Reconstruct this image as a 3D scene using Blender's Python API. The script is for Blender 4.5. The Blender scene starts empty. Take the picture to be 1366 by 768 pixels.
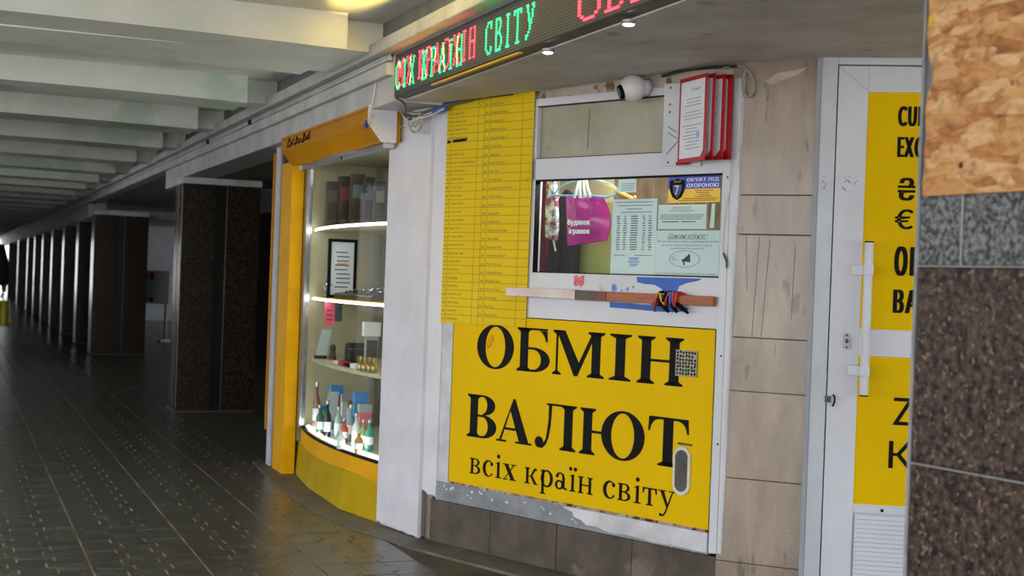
import bpy, math, random
from math import sin, cos, tan, pi, radians, atan2, hypot
from mathutils import Vector, Matrix
from mathutils.geometry import tessellate_polygon
random.seed(7)
SC = bpy.context.scene
COL = SC.collection

# ------------------------------------------------------------------ camera
EYE = 1.2
yaw, pitch, roll = radians(22.061), radians(-0.2604), radians(2.0824)
fw = Vector((sin(yaw) * cos(pitch), cos(yaw) * cos(pitch), sin(pitch)))
rt = Vector((cos(yaw), -sin(yaw), 0)); up = rt.cross(fw)
r2 = cos(roll) * rt + sin(roll) * up; u2 = -sin(roll) * rt + cos(roll) * up
cd = bpy.data.cameras.new('camera'); cam = bpy.data.objects.new('camera', cd); COL.objects.link(cam)
cd.sensor_width = 36.0; cd.lens = 1846.4 / 1366 * 36.0; cd.clip_start = 0.05; cd.clip_end = 500
m = Matrix((r2, u2, -fw)).transposed().to_4x4(); m.translation = (0, 0, EYE); cam.matrix_world = m
cd.dof.use_dof = True; cd.dof.focus_distance = 5.4; cd.dof.aperture_fstop = 4.5
SC.camera = cam

# ------------------------------------------------------------------ world: flat overcast sky
w = bpy.data.worlds.new('world'); SC.world = w; w.use_nodes = True
bg = w.node_tree.nodes['Background']
bg.inputs[0].default_value = (0.93, 0.96, 1.0, 1); bg.inputs[1].default_value = 1.0
sd = bpy.data.lights.new('sun', 'SUN'); sd.energy = 10.0; sd.angle = radians(1.0); sd.color = (1, .95, .88)
sun = bpy.data.objects.new('sun', sd); COL.objects.link(sun)
sun.matrix_world = Matrix.Translation((30, 20, 40)) @ Vector((-.72, -.22, -.66)).to_track_quat('-Z', 'Y').to_matrix().to_4x4()
SC.view_settings.view_transform = 'Standard'; SC.view_settings.look = 'None'
SC.view_settings.gamma = 1.0; SC.view_settings.use_curve_mapping = False
SC.view_settings.exposure = 1.9

# ------------------------------------------------------------------ helpers
def lin(h):
    h = h.lstrip('#'); v = [int(h[i:i + 2], 16) / 255 for i in (0, 2, 4)]
    return tuple(c / 12.92 if c <= .04045 else ((c + .055) / 1.055) ** 2.4 for c in v) + (1,)

MATS = {}
def M(name, c1='#808080', c2=None, scale=6, rough=.5, bump=0, bscale=None, metal=0, spec=.5, emit=0, detail=5,
      lo=.35, hi=.65, c3=None, s3=20, t3=.62, stretch=None, trans=0, rand=0, coat=0):
    """procedural material: two colours mixed by noise, optional speckle colour c3, optional noise bump"""
    if name in MATS: return MATS[name]
    mt = bpy.data.materials.new(name); MATS[name] = mt; mt.use_nodes = True
    nt = mt.node_tree; b = nt.nodes['Principled BSDF']; L = nt.links.new
    b.inputs['Roughness'].default_value = rough; b.inputs['Metallic'].default_value = metal
    b.inputs['Specular IOR Level'].default_value = spec
    b.inputs['Base Color'].default_value = lin(c1)
    if coat: b.inputs['Coat Weight'].default_value = coat; b.inputs['Coat Roughness'].default_value = .08
    if trans: b.inputs['Transmission Weight'].default_value = trans
    tc = nt.nodes.new('ShaderNodeTexCoord'); mp = nt.nodes.new('ShaderNodeMapping')
    geo = nt.nodes.new('ShaderNodeNewGeometry')
    L(geo.outputs['Position'], mp.inputs[0])
    if stretch: mp.inputs['Scale'].default_value = stretch
    out = None
    if c2:
        n = nt.nodes.new('ShaderNodeTexNoise'); n.inputs['Scale'].default_value = scale; n.inputs['Detail'].default_value = detail
        n.inputs['Roughness'].default_value = .62
        L(mp.outputs[0], n.inputs[0])
        r = nt.nodes.new('ShaderNodeValToRGB'); r.color_ramp.elements[0].position = lo; r.color_ramp.elements[1].position = hi
        r.color_ramp.elements[0].color = lin(c1); r.color_ramp.elements[1].color = lin(c2)
        L(n.outputs[0], r.inputs[0]); out = r.outputs[0]
        if c3:
            n3 = nt.nodes.new('ShaderNodeTexNoise'); n3.inputs['Scale'].default_value = s3; n3.inputs['Detail'].default_value = 6
            L(mp.outputs[0], n3.inputs[0])
            r3 = nt.nodes.new('ShaderNodeValToRGB'); r3.color_ramp.elements[0].position = t3; r3.color_ramp.elements[1].position = t3 + .05
            L(n3.outputs[0], r3.inputs[0])
            mx = nt.nodes.new('ShaderNodeMix'); mx.data_type = 'RGBA'
            L(r3.outputs[0], mx.inputs[0]); L(out, mx.inputs[6]); mx.inputs[7].default_value = lin(c3); out = mx.outputs[2]
        if rand:
            oi = nt.nodes.new('ShaderNodeObjectInfo'); hs = nt.nodes.new('ShaderNodeHueSaturation')
            ma = nt.nodes.new('ShaderNodeMath'); ma.operation = 'MULTIPLY_ADD'; ma.inputs[1].default_value = rand; ma.inputs[2].default_value = 1 - rand / 2
            L(oi.outputs['Random'], ma.inputs[0]); L(ma.outputs[0], hs.inputs['Value']); L(out, hs.inputs['Color']); out = hs.outputs[0]
        L(out, b.inputs['Base Color'])
    if bump:
        nb = nt.nodes.new('ShaderNodeTexNoise'); nb.inputs['Scale'].default_value = bscale or scale * 4; nb.inputs['Detail'].default_value = 6
        L(mp.outputs[0], nb.inputs[0])
        bp = nt.nodes.new('ShaderNodeBump'); bp.inputs['Strength'].default_value = bump; bp.inputs['Distance'].default_value = .01
        L(nb.outputs[0], bp.inputs['Height']); L(bp.outputs[0], b.inputs['Normal'])
    if emit:
        b.inputs['Emission Color'].default_value = lin(c1); b.inputs['Emission Strength'].default_value = emit
    return mt

class Frame:
    """a vertical wall: s runs along it to the right, d comes out towards the viewer, z up"""
    def __init__(s, x, y, a): s.x, s.y, s.a = x, y, radians(a)
    def __call__(s, u, d, z): 
        return (s.x + u * sin(s.a) - d * cos(s.a), s.y - u * cos(s.a) - d * sin(s.a), z)
    @property
    def rz(s): return s.a - pi / 2

WORLD = lambda x, y, z: (x, y, z)
WM = {}
class MB:
    def __init__(s, fr=None): s.v, s.f, s.fr = [], [], fr or WORLD
    def P(s, a, b, c): s.v.append(Vector(s.fr(a, b, c))); return len(s.v) - 1
    def face(s, *i): s.f.append(tuple(i)); return s
    def hexa(s, c):                           # 8 corners: bottom ring, top ring
        i = [s.P(*p) for p in c]
        for q in ((0, 3, 2, 1), (4, 5, 6, 7), (0, 1, 5, 4), (1, 2, 6, 5), (2, 3, 7, 6), (3, 0, 4, 7)): s.f.append(tuple(i[k] for k in q))
        return s
    def box(s, x0, x1, y0, y1, z0, z1):
        return s.hexa([(x0, y0, z0), (x1, y0, z0), (x1, y1, z0), (x0, y1, z0), (x0, y0, z1), (x1, y0, z1), (x1, y1, z1), (x0, y1, z1)])
    def prism(s, poly, d0, d1, axis='xz'):     # polygon in (a,b) extruded along the remaining axis
        def pt(p, d): return {'xz': (p[0], d, p[1]), 'xy': (p[0], p[1], d), 'yz': (d, p[0], p[1])}[axis]
        n = len(poly); a = [s.P(*pt(p, d0)) for p in poly]; b = [s.P(*pt(p, d1)) for p in poly]
        for t in tessellate_polygon([[Vector((p[0], p[1], 0)) for p in poly]]):
            s.f.append(tuple(a[k] for k in t)); s.f.append(tuple(b[k] for k in reversed(t)))
        for k in range(n): s.f.append((a[k], a[(k + 1) % n], b[(k + 1) % n], b[k]))
        return s
    def ring(s, cx, cz, rx, rz, ix, iz, d0, d1, a0=0, a1=360, n=36, icx=None):
        icx = cx if icx is None else icx
        full = abs(a1 - a0) >= 360; st = []
        for k in range(n + (0 if full else 1)):
            t = radians(a0 + (a1 - a0) * k / n); c, q = cos(t), sin(t)
            st.append([s.P(cx + rx * c, d0, cz + rz * q), s.P(icx + ix * c, d0, cz + iz * q), s.P(cx + rx * c, d1, cz + rz * q), s.P(icx + ix * c, d1, cz + iz * q)])
        m_ = len(st)
        for k in range(m_ if full else m_ - 1):
            p, q = st[k], st[(k + 1) % m_]
            s.f += [(p[0], q[0], q[1], p[1]), (p[2], p[3], q[3], q[2]), (p[0], p[2], q[2], q[0]), (p[1], q[1], q[3], p[3])]
        if not full:
            for p in (st[0], st[-1]): s.f.append((p[0], p[1], p[3], p[2]))
        return s
    def disc(s, cx, cz, rx, rz, d0, d1, n=16):
        return s.prism([(cx + rx * cos(2 * pi * k / n), cz + rz * sin(2 * pi * k / n)) for k in range(n)], d0, d1)
    def tube(s, path, r, n=8, cap=True):
        pts = [Vector(s.fr(*p)) for p in path]; rs = r if isinstance(r, (list, tuple)) else [r] * len(pts); rings = []
        nv = None
        for i, p in enumerate(pts):
            t = (pts[min(i + 1, len(pts) - 1)] - pts[max(i - 1, 0)]).normalized()
            if nv is None: nv = t.cross(Vector((0, 0, 1)) if abs(t.z) < .9 else Vector((1, 0, 0))).normalized()
            else: nv = (nv - t * nv.dot(t)); nv = nv.normalized() if nv.length > 1e-6 else t.orthogonal().normalized()
            bn = t.cross(nv); ri = []
            for k in range(n):
                a = 2 * pi * k / n; s.v.append(p + (nv * cos(a) + bn * sin(a)) * rs[i]); ri.append(len(s.v) - 1)
            rings.append(ri)
        for a, b in zip(rings, rings[1:]):
            for k in range(n): s.f.append((a[k], a[(k + 1) % n], b[(k + 1) % n], b[k]))
        if cap: s.f.append(tuple(reversed(rings[0]))); s.f.append(tuple(rings[-1]))
        return s
    def lathe(s, cx, cy, prof, n=20, z0=0):      # profile of (radius, z), world axes
        rings = []
        for r, z in prof: rings.append([s.P(cx + r * cos(2 * pi * k / n), cy + r * sin(2 * pi * k / n), z0 + z) for k in range(n)])
        for a, b in zip(rings, rings[1:]):
            for k in range(n): s.f.append((a[k], a[(k + 1) % n], b[(k + 1) % n], b[k]))
        s.f.append(tuple(reversed(rings[0]))); s.f.append(tuple(rings[-1])); return s
    def text(s, body, u0, z0, wd, ht, d, th=.0008, shear=0, spacing=1.0, line=1.0, align='LEFT'):
        cu = bpy.data.curves.new('t', 'FONT'); cu.body = body; cu.shear = shear; cu.space_character = spacing; cu.space_line = line
        cu.align_x = align; cu.resolution_u = 3
        ob = bpy.data.objects.new('t', cu); COL.objects.link(ob)
        dg = bpy.context.evaluated_depsgraph_get(); me = bpy.data.meshes.new_from_object(ob.evaluated_get(dg))
        bpy.data.objects.remove(ob); bpy.data.curves.remove(cu)
        xs = [q.co.x for q in me.vertices]; ys = [q.co.y for q in me.vertices]
        x0, x1, y0, y1 = min(xs), max(xs), min(ys), max(ys); off = len(s.v)
        for q in me.vertices: s.P(u0 + (q.co.x - x0) / (x1 - x0) * wd, d, z0 + (q.co.y - y0) / (y1 - y0) * ht)
        for f in me.polygons: s.f.append(tuple(off + k for k in f.vertices))
        bpy.data.meshes.remove(me); return s
    def build(s, name, mt, parent=None, smooth=False, bev=0):
        if parent is not None: mw = WM[parent]
        else:
            xs = [q.x for q in s.v]; ys = [q.y for q in s.v]; zs = [q.z for q in s.v]
            mw = Matrix.Translation(((min(xs) + max(xs)) / 2, (min(ys) + max(ys)) / 2, min(zs)))
            if isinstance(s.fr, Frame): mw = mw @ Matrix.Rotation(s.fr.rz, 4, 'Z')
        inv = mw.inverted(); me = bpy.data.meshes.new(name)
        me.from_pydata([inv @ q for q in s.v], [], s.f); me.materials.append(mt)
        import bmesh
        bm = bmesh.new(); bm.from_mesh(me); bmesh.ops.recalc_face_normals(bm, faces=bm.faces); bm.to_mesh(me); bm.free()
        if smooth:
            for p in me.polygons: p.use_smooth = True
        o = bpy.data.objects.new(name, me); COL.objects.link(o); WM[o] = mw
        if parent is not None: o.parent = parent
        else: o.matrix_world = mw
        if bev:
            b = o.modifiers.new('bevel', 'BEVEL'); b.width = bev; b.segments = 2; b.limit_method = 'ANGLE'
        return o

def tag(o, label=None, cat=None, group=None, kind=None):
    if label: o['label'] = label
    if cat: o['category'] = cat
    if group: o['group'] = group
    if kind: o['kind'] = kind
    return o
def thing(name, label, cat, loc, rz=0, group=None, kind=None):
    o = bpy.data.objects.new(name, None); COL.objects.link(o); o.empty_display_size = .1
    mw = Matrix.Translation(loc) @ Matrix.Rotation(rz, 4, 'Z'); o.matrix_world = mw; WM[o] = mw
    return tag(o, label, cat, group, kind)
def copy_tree(o, loc, rz=0, label=None):
    c = o.copy(); COL.objects.link(c); mw = Matrix.Translation(loc) @ Matrix.Rotation(rz, 4, 'Z'); c.matrix_world = mw; WM[c] = mw
    if label: c['label'] = label
    for ch in [q for q in bpy.data.objects if q.parent == o]:
        d = ch.copy(); COL.objects.link(d); d.parent = c; WM[d] = mw
        for g in [q for q in bpy.data.objects if q.parent == ch]:
            e = g.copy(); COL.objects.link(e); e.parent = d
    return c

# ------------------------------------------------------------------ materials
paint = M('white_paint', '#d9d8e2', '#c8c7d0', 3, rough=.55, bump=.12, bscale=60)
paint_d = M('worn_white_paint', '#d6d5dd', '#b5b3b6', 5, rough=.6, c3='#77726c', s3=14, t3=.68, bump=.2, bscale=40)
pvc = M('white_plastic', '#d2d3dc', '#c6c7d0', 2, rough=.4, spec=.3, c3='#a5a4a8', s3=9, t3=.72)
ceil_m = M('ceiling_paint', '#dcdddb', '#c9cfca', 2.0, rough=.7, c3='#b9c8bd', s3=1.5, t3=.55, bump=.25, bscale=12)
fascia_m = M('fascia_paint', '#c3c3c6', '#a9a9ab', 4, rough=.65, c3='#7c7a78', s3=18, t3=.7, bump=.25, bscale=30)
soffit_m = M('soffit_plaster', '#cbc8c4', '#b3aeaa', 3.5, rough=.75, c3='#968f8a', s3=7, t3=.66, bump=.5, bscale=9)
brown_soffit = M('brown_soffit', '#7d7668', '#5f5a50', 4, rough=.8, stretch=(6, 1, 1))
yellow = M('yellow_sign_vinyl', '#e2b900', '#dab200', 2, rough=.5, spec=.06)
yellow2 = M('yellow_sheet', '#e0c01a', '#d8b814', 3, rough=.55, spec=.1)
yel_box = M('shutter_yellow', '#bc7f00', '#b07600', 4, rough=.45, spec=.12, c3='#b58608', s3=25, t3=.72)
yel_base = M('base_yellow', '#b89a04', '#ac9002', 5, rough=.5, spec=.1, c3='#6e5e10', s3=16, t3=.72)
orange_y = M('orange_yellow', '#e8ac0c', '#dc9f06', 6, rough=.45, spec=.1, c3='#5a430c', s3=30, t3=.74)
black = M('black_print', '#060606', rough=.6, spec=.15)
ink = M('dark_ink', '#26241c', rough=.6)
ink_l = M('grey_ink', '#5b646c', rough=.7)
grout = M('cement', '#8d877c', '#6f6a60', 10, rough=.9, bump=.4)
granite = M('brown_granite', '#0d0908', '#5a483e', 62, rough=.45, spec=.15, detail=5, lo=.38, hi=.66, c3='#7d6658', s3=85, t3=.6)
granite_k = M('dark_granite', '#1c1917', '#4a3b30', 60, rough=.24, detail=3, lo=.4, hi=.7, c3='#6e563f', s3=80, t3=.66, coat=.12, spec=.3)
granite_g = M('grey_granite', '#2e3031', '#7d807f', 90, rough=.45, detail=3, lo=.4, hi=.62, c3='#1c1c1d', s3=120, t3=.62, spec=.2)
plinth_m = M('plinth_stone', '#5c5148', '#453c34', 7, rough=.75, c3='#6e645a', s3=4, t3=.62, bump=.3, bscale=50)
stone_m = M('beige_stone', '#a08f80', '#8a7a6d', 4, rough=.28, c3='#756759', s3=5, t3=.62, stretch=(3, 3, 1), bump=.08, bscale=8, coat=.25, rand=.12)
paver_m = M('paver', '#5c5b52', '#42433e', 9, rough=.27, c3='#6f6b5e', s3=40, t3=.62, bump=.18, bscale=60, rand=.25, spec=.45)
joint_m = M('joint_sand', '#a89e8c', '#5b564c', 3, rough=.95, spec=.1)
apron_m = M('cement_apron', '#6d675c', '#4e4a42', 5, rough=.6, bump=.3, bscale=30)
dark = M('dark_interior', '#2a2b2b', '#1e1f20', 3, rough=.8)
metal = M('grey_metal', '#9fa1a6', '#85878c', 8, rough=.35, metal=.7)
steel = M('steel', '#b9b9bb', rough=.25, metal=1)
cable_w = M('cable_white', '#c9c5bb', rough=.5)
cable_k = M('cable_black', '#1b1b1c', rough=.45)
red = M('red_plastic', '#b3121f', rough=.35)
paper = M('paper', '#e6e8ee', '#dadde4', 5, rough=.7)
paper_b = M('paper_behind_glass', '#dfeaee', '#d2dfe3', 4, rough=.6)
blue = M('blue_paint', '#1e5fc0', '#1a52a8', 12, rough=.5)

def glass(name, tint=(1, 1, 1, 1), k=.18):
    """thin pane: clear with a Schlick reflection on its outer side"""
    mt = bpy.data.materials.new(name); mt.use_nodes = True; nt = mt.node_tree; nt.nodes.clear(); N = nt.nodes.new; L = nt.links.new
    o = N('ShaderNodeOutputMaterial'); t = N('ShaderNodeBsdfTransparent'); g = N('ShaderNodeBsdfGlossy'); mx = N('ShaderNodeMixShader'); ge = N('ShaderNodeNewGeometry')
    t.inputs[0].default_value = tint; g.inputs['Roughness'].default_value = .01
    d = N('ShaderNodeVectorMath'); d.operation = 'DOT_PRODUCT'; L(ge.outputs['Incoming'], d.inputs[0]); L(ge.outputs['Normal'], d.inputs[1])
    prev = d.outputs['Value']
    for op, v, rev in (('ABSOLUTE', 0, 0), ('SUBTRACT', 1, 1), ('POWER', 5, 0), ('MULTIPLY_ADD', .96, 0), ('MULTIPLY', k, 0)):
        q = N('ShaderNodeMath'); q.operation = op
        if rev: q.inputs[0].default_value = v; L(prev, q.inputs[1])
        else: L(prev, q.inputs[0]); q.inputs[1].default_value = v
        if op == 'MULTIPLY_ADD': q.inputs[2].default_value = .04
        prev = q.outputs[0]
    bf = N('ShaderNodeMath'); bf.operation = 'SUBTRACT'; bf.inputs[0].default_value = 1; L(ge.outputs['Backfacing'], bf.inputs[1])
    q = N('ShaderNodeMath'); q.operation = 'MULTIPLY'; L(prev, q.inputs[0]); L(bf.outputs[0], q.inputs[1])
    L(q.outputs[0], mx.inputs[0]); L(t.outputs[0], mx.inputs[1]); L(g.outputs[0], mx.inputs[2]); L(mx.outputs[0], o.inputs[0]); return mt
glass_m = glass('clear_glass', (.94, .97, .96, 1))

BOOTH = Frame(2.049, 6.025, 22.78)
STONE = Frame(2.697, 4.481, 43.2)
DOOR = Frame(2.905, 4.259, 58.9)
PILLAR = Frame(1.8, 2.275, 6.0)
LED = Frame(1.83, 5.915, 0)
def INB(depth): return Frame(*BOOTH(-.92 * depth, 0, 0)[:2], 22.78)      # booth frame for things standing deeper behind the pane
WHITE = Frame(1.941, 6.435, 11.3)

# ================================================================== SETTING
# ---- floor: sand bed with paving blocks laid on it
fl = MB(); fl.box(-40, 40, -30, 140, -.3, -.0065); floor = tag(fl.build('floor', M('floor_bed', '#5d584e', '#3f3c36', 3, rough=.7, spec=.3)), kind='structure')
PX, PY, X0, XEND = .1467, .115, .115, 1.875
NC = int(round((XEND - X0) / PX))
def paver_poly(col, row):
    z = .019 if row % 2 == 0 else -.019; g = .0052; gy = .0014
    L_, R_ = col % 3 != 0, col % 3 != 2          # zigzag ends inside a band, straight at the band lines
    a, b = -PX / 2 + g, PX / 2 - g; y0, y1 = -PY / 2 + gy, PY / 2 - gy
    pl = [(a - (z if L_ else 0), y0), (b - (z if R_ else 0), y0)]
    if R_: pl += [(b - z, y0 + PY * .3), (b + z, y0 + PY * .55)]
    pl += [(b + (z if R_ else 0), y1), (a + (z if L_ else 0), y1)]
    if L_: pl += [(a + z, y0 + PY * .55), (a - z, y0 + PY * .3)]
    return pl
pav_mesh = {}
cells = [(X0 + (c + .5) * PX, 4.9 + (r + .5) * PY, c, r) for r in range(0, 150) for c in range(-6, NC)]
def in_view(x, y):
    v = Vector((x, y, -EYE)); d = v.dot(fw); px = 683 + 1846.4 * v.dot(r2) / d; py = 384 - 1846.4 * v.dot(u2) / d
    return -15 < px < 1000 and py < 785
seen = [c for c in cells if in_view(c[0], c[1])]
seen.sort(key=lambda c: c[1])
for x, y, c, r in seen[:300]:
    k = (c % 3, r % 2)
    if k not in pav_mesh:
        o = MB().prism([(px, py) for px, py in paver_poly(c, r)], -.006, 0, 'xy'); 
        me = bpy.data.meshes.new('paver'); me.from_pydata(o.v, [], o.f); me.materials.append(paver_m)
        import bmesh
        bm = bmesh.new(); bm.from_mesh(me); bmesh.ops.recalc_face_normals(bm, faces=bm.faces); bm.to_mesh(me); bm.free()
        pav_mesh[k] = me
    o = bpy.data.objects.new('paver', pav_mesh[k]); COL.objects.link(o); o.parent = floor
    o.matrix_local = WM[floor].inverted() @ Matrix.Translation((x, y, random.uniform(-.0012, .0008)))
rest = MB()
for x, y, c, r in seen[300:] + [c for c in cells if not in_view(c[0], c[1])]:
    dz = random.uniform(-.0012, .0008)
    if y < 12: rest.prism([(x + a, y + b) for a, b in paver_poly(c, r)], -.006, dz, 'xy')
    else:
        i = [rest.P(x + a, y + b, dz) for a, b in paver_poly(c, r)]; rest.f.append(tuple(i))
tag(rest.build('paver_field', paver_m, floor), kind='stuff')
MB().box(X0 - 6 * PX, XEND, 4.7, 22.16, -.0064, -.0022).build('joint_sand', joint_m, floor)
# far paving beyond the built blocks
MB().box(-12, X0 - 6 * PX - .004, -6, 80, -.006, -.001).build('far_paving', paver_m, floor)
MB().box(X0 - 6 * PX, XEND, -6, 4.69, -.006, -.001).build('far_paving', paver_m, floor)
MB().box(X0 - 6 * PX, 9, 22.17, 80, -.006, -.001).build('far_paving', paver_m, floor)
MB().box(XEND + .004, 9, 8.7, 22.15, -.006, -.001).build('side_paving', paver_m, floor)
# cement apron along the shop fronts
ap = MB(); pts = [(1.80, 8.7), (1.74, 7.8), (1.735, 6.9), (1.80, 6.35), (1.93, 5.85), (2.16, 5.25), (2.50, 4.45), (2.7, 3.9), (2.9, 3.0), (4.2, 3.0), (4.2, 8.7)]
ap.prism(pts, -.006, .006, 'xy'); ap.build('cement_apron', apron_m, floor)

# ---- ceiling slab with cross beams
ce = MB(); ce.box(-3.0, 1.9, -1.2, 60, 2.36, 2.6); ceiling = tag(ce.build('ceiling', ceil_m), kind='structure')
def beam(y0, y1, z=2.2, step=False):
    b = MB(); n = 14; xs = [-3 + (1.59 + 3) * k / n for k in range(n + 1)]
    zz = lambda x: z + .02 * (1 - (x / 1.62) ** 2 if x > 0 else 1)
    for a, c in zip(xs, xs[1:]): b.hexa([(a, y0, zz(a)), (c, y0, zz(c)), (c, y1, zz(c)), (a, y1, zz(a)), (a, y0, 2.41), (c, y0, 2.41), (c, y1, 2.41), (a, y1, 2.41)])
    b.box(1.59, 1.82, y0 + .16, y1, z + .025, 2.41)
    if step: b.box(-3, 1.2, y0 + .34, y0 + .352, z + .012, z + .03)
    return b.build('beam', ceil_m, ceiling)
beam(5.97, 6.86, 2.2, True)
y = 8.2
while y < 58: beam(y, y + .45); y += 1.775
# ---- cornice and fascia above the shop fronts
MB().box(1.735, 1.86, -1.2, 60, 2.20, 2.258).build('trim_1', fascia_m, bev=.006)
MB().box(1.80, 1.88, -1.2, 60, 2.186, 2.41).build('trim_2', M('cornice_gap', '#7e7e80', '#666668', 5, rough=.7))
MB().box(1.768, 1.90, 5.94, 60, 2.10, 2.158).build('trim_3', fascia_m, bev=.005)
tr = MB(); tr.box(1.80, 2.05, 5.93, 13.0, 1.985, 2.186); tr.build('trim_4', fascia_m); MB().box(1.885, 2.05, 2.2, 5.93, 2.003, 2.186).build('trim_8', fascia_m)
MB().box(1.80, 2.05, 20.8, 60, 1.905, 2.186).build('trim_5', fascia_m)
MB().box(1.80, 2.05, 12.0, 13.0, 1.935, 1.985).build('trim_6', fascia_m)
MB().box(2.05, 4.2, 20.55, 20.8, 1.905, 2.02).build('trim_7', paint_d)
for n in range(1, 9): tag(bpy.data.objects['trim_%d' % n], kind='structure')
# soffits behind the fascia
so = MB(); pl = [(1.86, 6.45, 1.992), (2.0, 6.35, 1.994), (2.08, 6.0, 2.0), (2.70, 4.47, 2.046), (2.92, 4.24, 2.055), (5.2, 2.85, 2.06), (5.2, -1.2, 2.06), (1.86, -1.2, 2.0)]
so_v = [so.P(*p) for p in pl] + [so.P(p[0], p[1], 2.3) for p in pl]
n = len(pl)
for t in tessellate_polygon([[Vector((p[0], p[1], 0)) for p in pl]]): so.f.append(t); so.f.append(tuple(k + n for k in t))
for k in range(n): so.f.append((k, (k + 1) % n, (k + 1) % n + n, k + n))
so.build('soffit', soffit_m, ceiling)
MB().box(1.9, 6, 3.0, 8.6, 2.07, 2.3).build('upper_slab', soffit_m, ceiling)
MB().box(2.05, 6, 8.2, 13, 1.99, 2.3).build('soffit', brown_soffit, ceiling)
MB().box(2.05, 6, 13, 60, 2.186, 2.4).build('soffit', M('grey_soffit', '#c5cccb', '#aeb6b5', 3, rough=.7), ceiling)
tag(MB().box(-3.0, 22, -1.0, 60, 2.605, 14).build('wall_upper_unseen', paint_d), kind='structure')  # unseen storeys added overhead to throw shade on the left street
# enclosing walls that the photo does not look at directly
WL = M('dark_wall', '#4b4a48', '#3b3a39', 4, rough=.5)
tag(MB().box(-3.25, -3.0, 8.5, 12.6, 0, 2.6).build('wall_left', WL), kind='structure')
tag(MB().box(-60, -3.25, -40, 130, -.005, .002).build('floor_street_bounce', M('street_concrete', '#b5b3ac', '#a3a199', 2, rough=.9)), kind='structure')  # unseen pale paving, added to bounce daylight into the passage
tag(MB().box(-3.25, 12, -40, -3.0, -.005, .002).build('floor_square_bounce', MATS['street_concrete']), kind='structure')  # same added paving behind the camera, bouncing light onto the beam faces
tag(MB().box(-3.25, -3.0, 16.8, 58, 0, 2.6).build('wall_left_far', WL), kind='structure')
tag(MB().box(4.6, 4.8, 8.72, 23.2, 0, 2.15).build('wall_right', dark), kind='structure')
tag(MB().box(2.5, 4.8, 8.64, 8.72, 0, 1.985).build('wall_partition', dark), kind='structure')
tag(MB().box(2.6, 8, 33, 33.2, 0, 2.3).build('wall_back', M('pale_wall', '#c8ccd2', '#b8bcc2', 2, rough=.8)), kind='structure')

# ================================================================== COLUMNS
def column(y0, h, label, wd=.66, dp=.40, x=1.785):
    t = thing('granite_column', label, 'column', (x + wd / 2, y0 + dp / 2, 0), 0, 'granite columns of the passage')
    g = .045; a = wd / 2 - g
    for k, (u0, u1) in enumerate(((0, a), (wd - a, wd))):
        for z0, z1 in ((.0, .62), (.624, 1.25), (1.254, h)):
            MB().box(x + u0, x + u1, y0, y0 + .03, z0, z1).build('granite_slab', granite_k, t, bev=.003)
    for v0, v1 in ((.03, dp * .46), (dp * .54, dp)):
        MB().box(x, x + .028, y0 + v0, y0 + v1, 0, h).build('granite_slab', granite_k, t, bev=.003)
        MB().box(x + wd - .028, x + wd, y0 + v0, y0 + v1, 0, h).build('granite_slab', granite_k, t, bev=.003)
    MB().box(x + .028, x + wd - .028, y0 + .031, y0 + dp, 0, h).build('core', M('black_core', '#0e0e0e', rough=.3), t)
    MB().box(x - .004, x + wd + .01, y0 - .01, y0 + dp, h, h + .055).build('capital', paint_d, t, bev=.004)
    MB().box(x - .01, x + wd + .01, y0 - .02, y0 + dp + .02, 0, .012).build('footing', plinth_m, t)
    return t
column(11.86, 1.93, 'dark granite column nearest to the yellow showcase, clad in two slabs')
column(19.6, 1.91, 'brown granite column beside the red and white barrier', wd=.72)
nth = ['third', 'fourth', 'fifth', 'sixth', 'seventh', 'eighth', 'ninth', 'tenth']
for k, yy in enumerate((22.3, 25.2, 28.2, 31.2, 34.3, 37.5, 43, 50.5)):
    column(yy, 1.895, 'black far-off column, %s in the row counted from the showcase' % nth[k], wd=.60, x=1.8)

# ---- near pillar with chipboard
pil = thing('corner_pillar', 'large granite clad pillar close to the camera at the right edge', 'pillar', PILLAR(.3, -.25, 0), PILLAR.rz)
MB(PILLAR).box(.006, .62, -.52, -.022, 0, 2.03).build('core', grout, pil)
for z0, z1 in ((.0, .46), (.464, .863), (.867, 1.259)):
    MB(PILLAR).box(.0, .40, -.022, 0, z0, z1).build('granite_slab', granite, pil, bev=.003)
    MB(PILLAR).box(.404, .63, -.022, 0, z0, z1).build('granite_slab', granite, pil, bev=.003)
for a, b in ((0, .111), (.115, .63)):
    MB(PILLAR).box(a, b, -.022, -.001, 1.263, 1.44).build('granite_strip', granite_g, pil, bev=.003)
MB(PILLAR).box(0, .63, -.03, -.006, 1.44, 2.03).build('plaster', M('grey_plaster', '#8a8b8e', '#74757a', 12, rough=.85, bump=.5), pil)
MB(PILLAR).box(-.008, .0, -.5, .001, 0, 2.03).build('edge_strip', M('edge_plaster', '#96979a', '#7d7e82', 14, rough=.8, bump=.4), pil)
mort = M('light_mortar', '#a3a4a3', '#8b8c8b', 30, rough=.9)
MB(PILLAR).box(.111, .115, -.02, .0, 1.263, 1.44).build('mortar_line', mort, pil)
for z in (.461, .864, 1.26): MB(PILLAR).box(.0, .63, -.02, -.0006, z, z + .0025).build('mortar_line', mort, pil)
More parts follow.
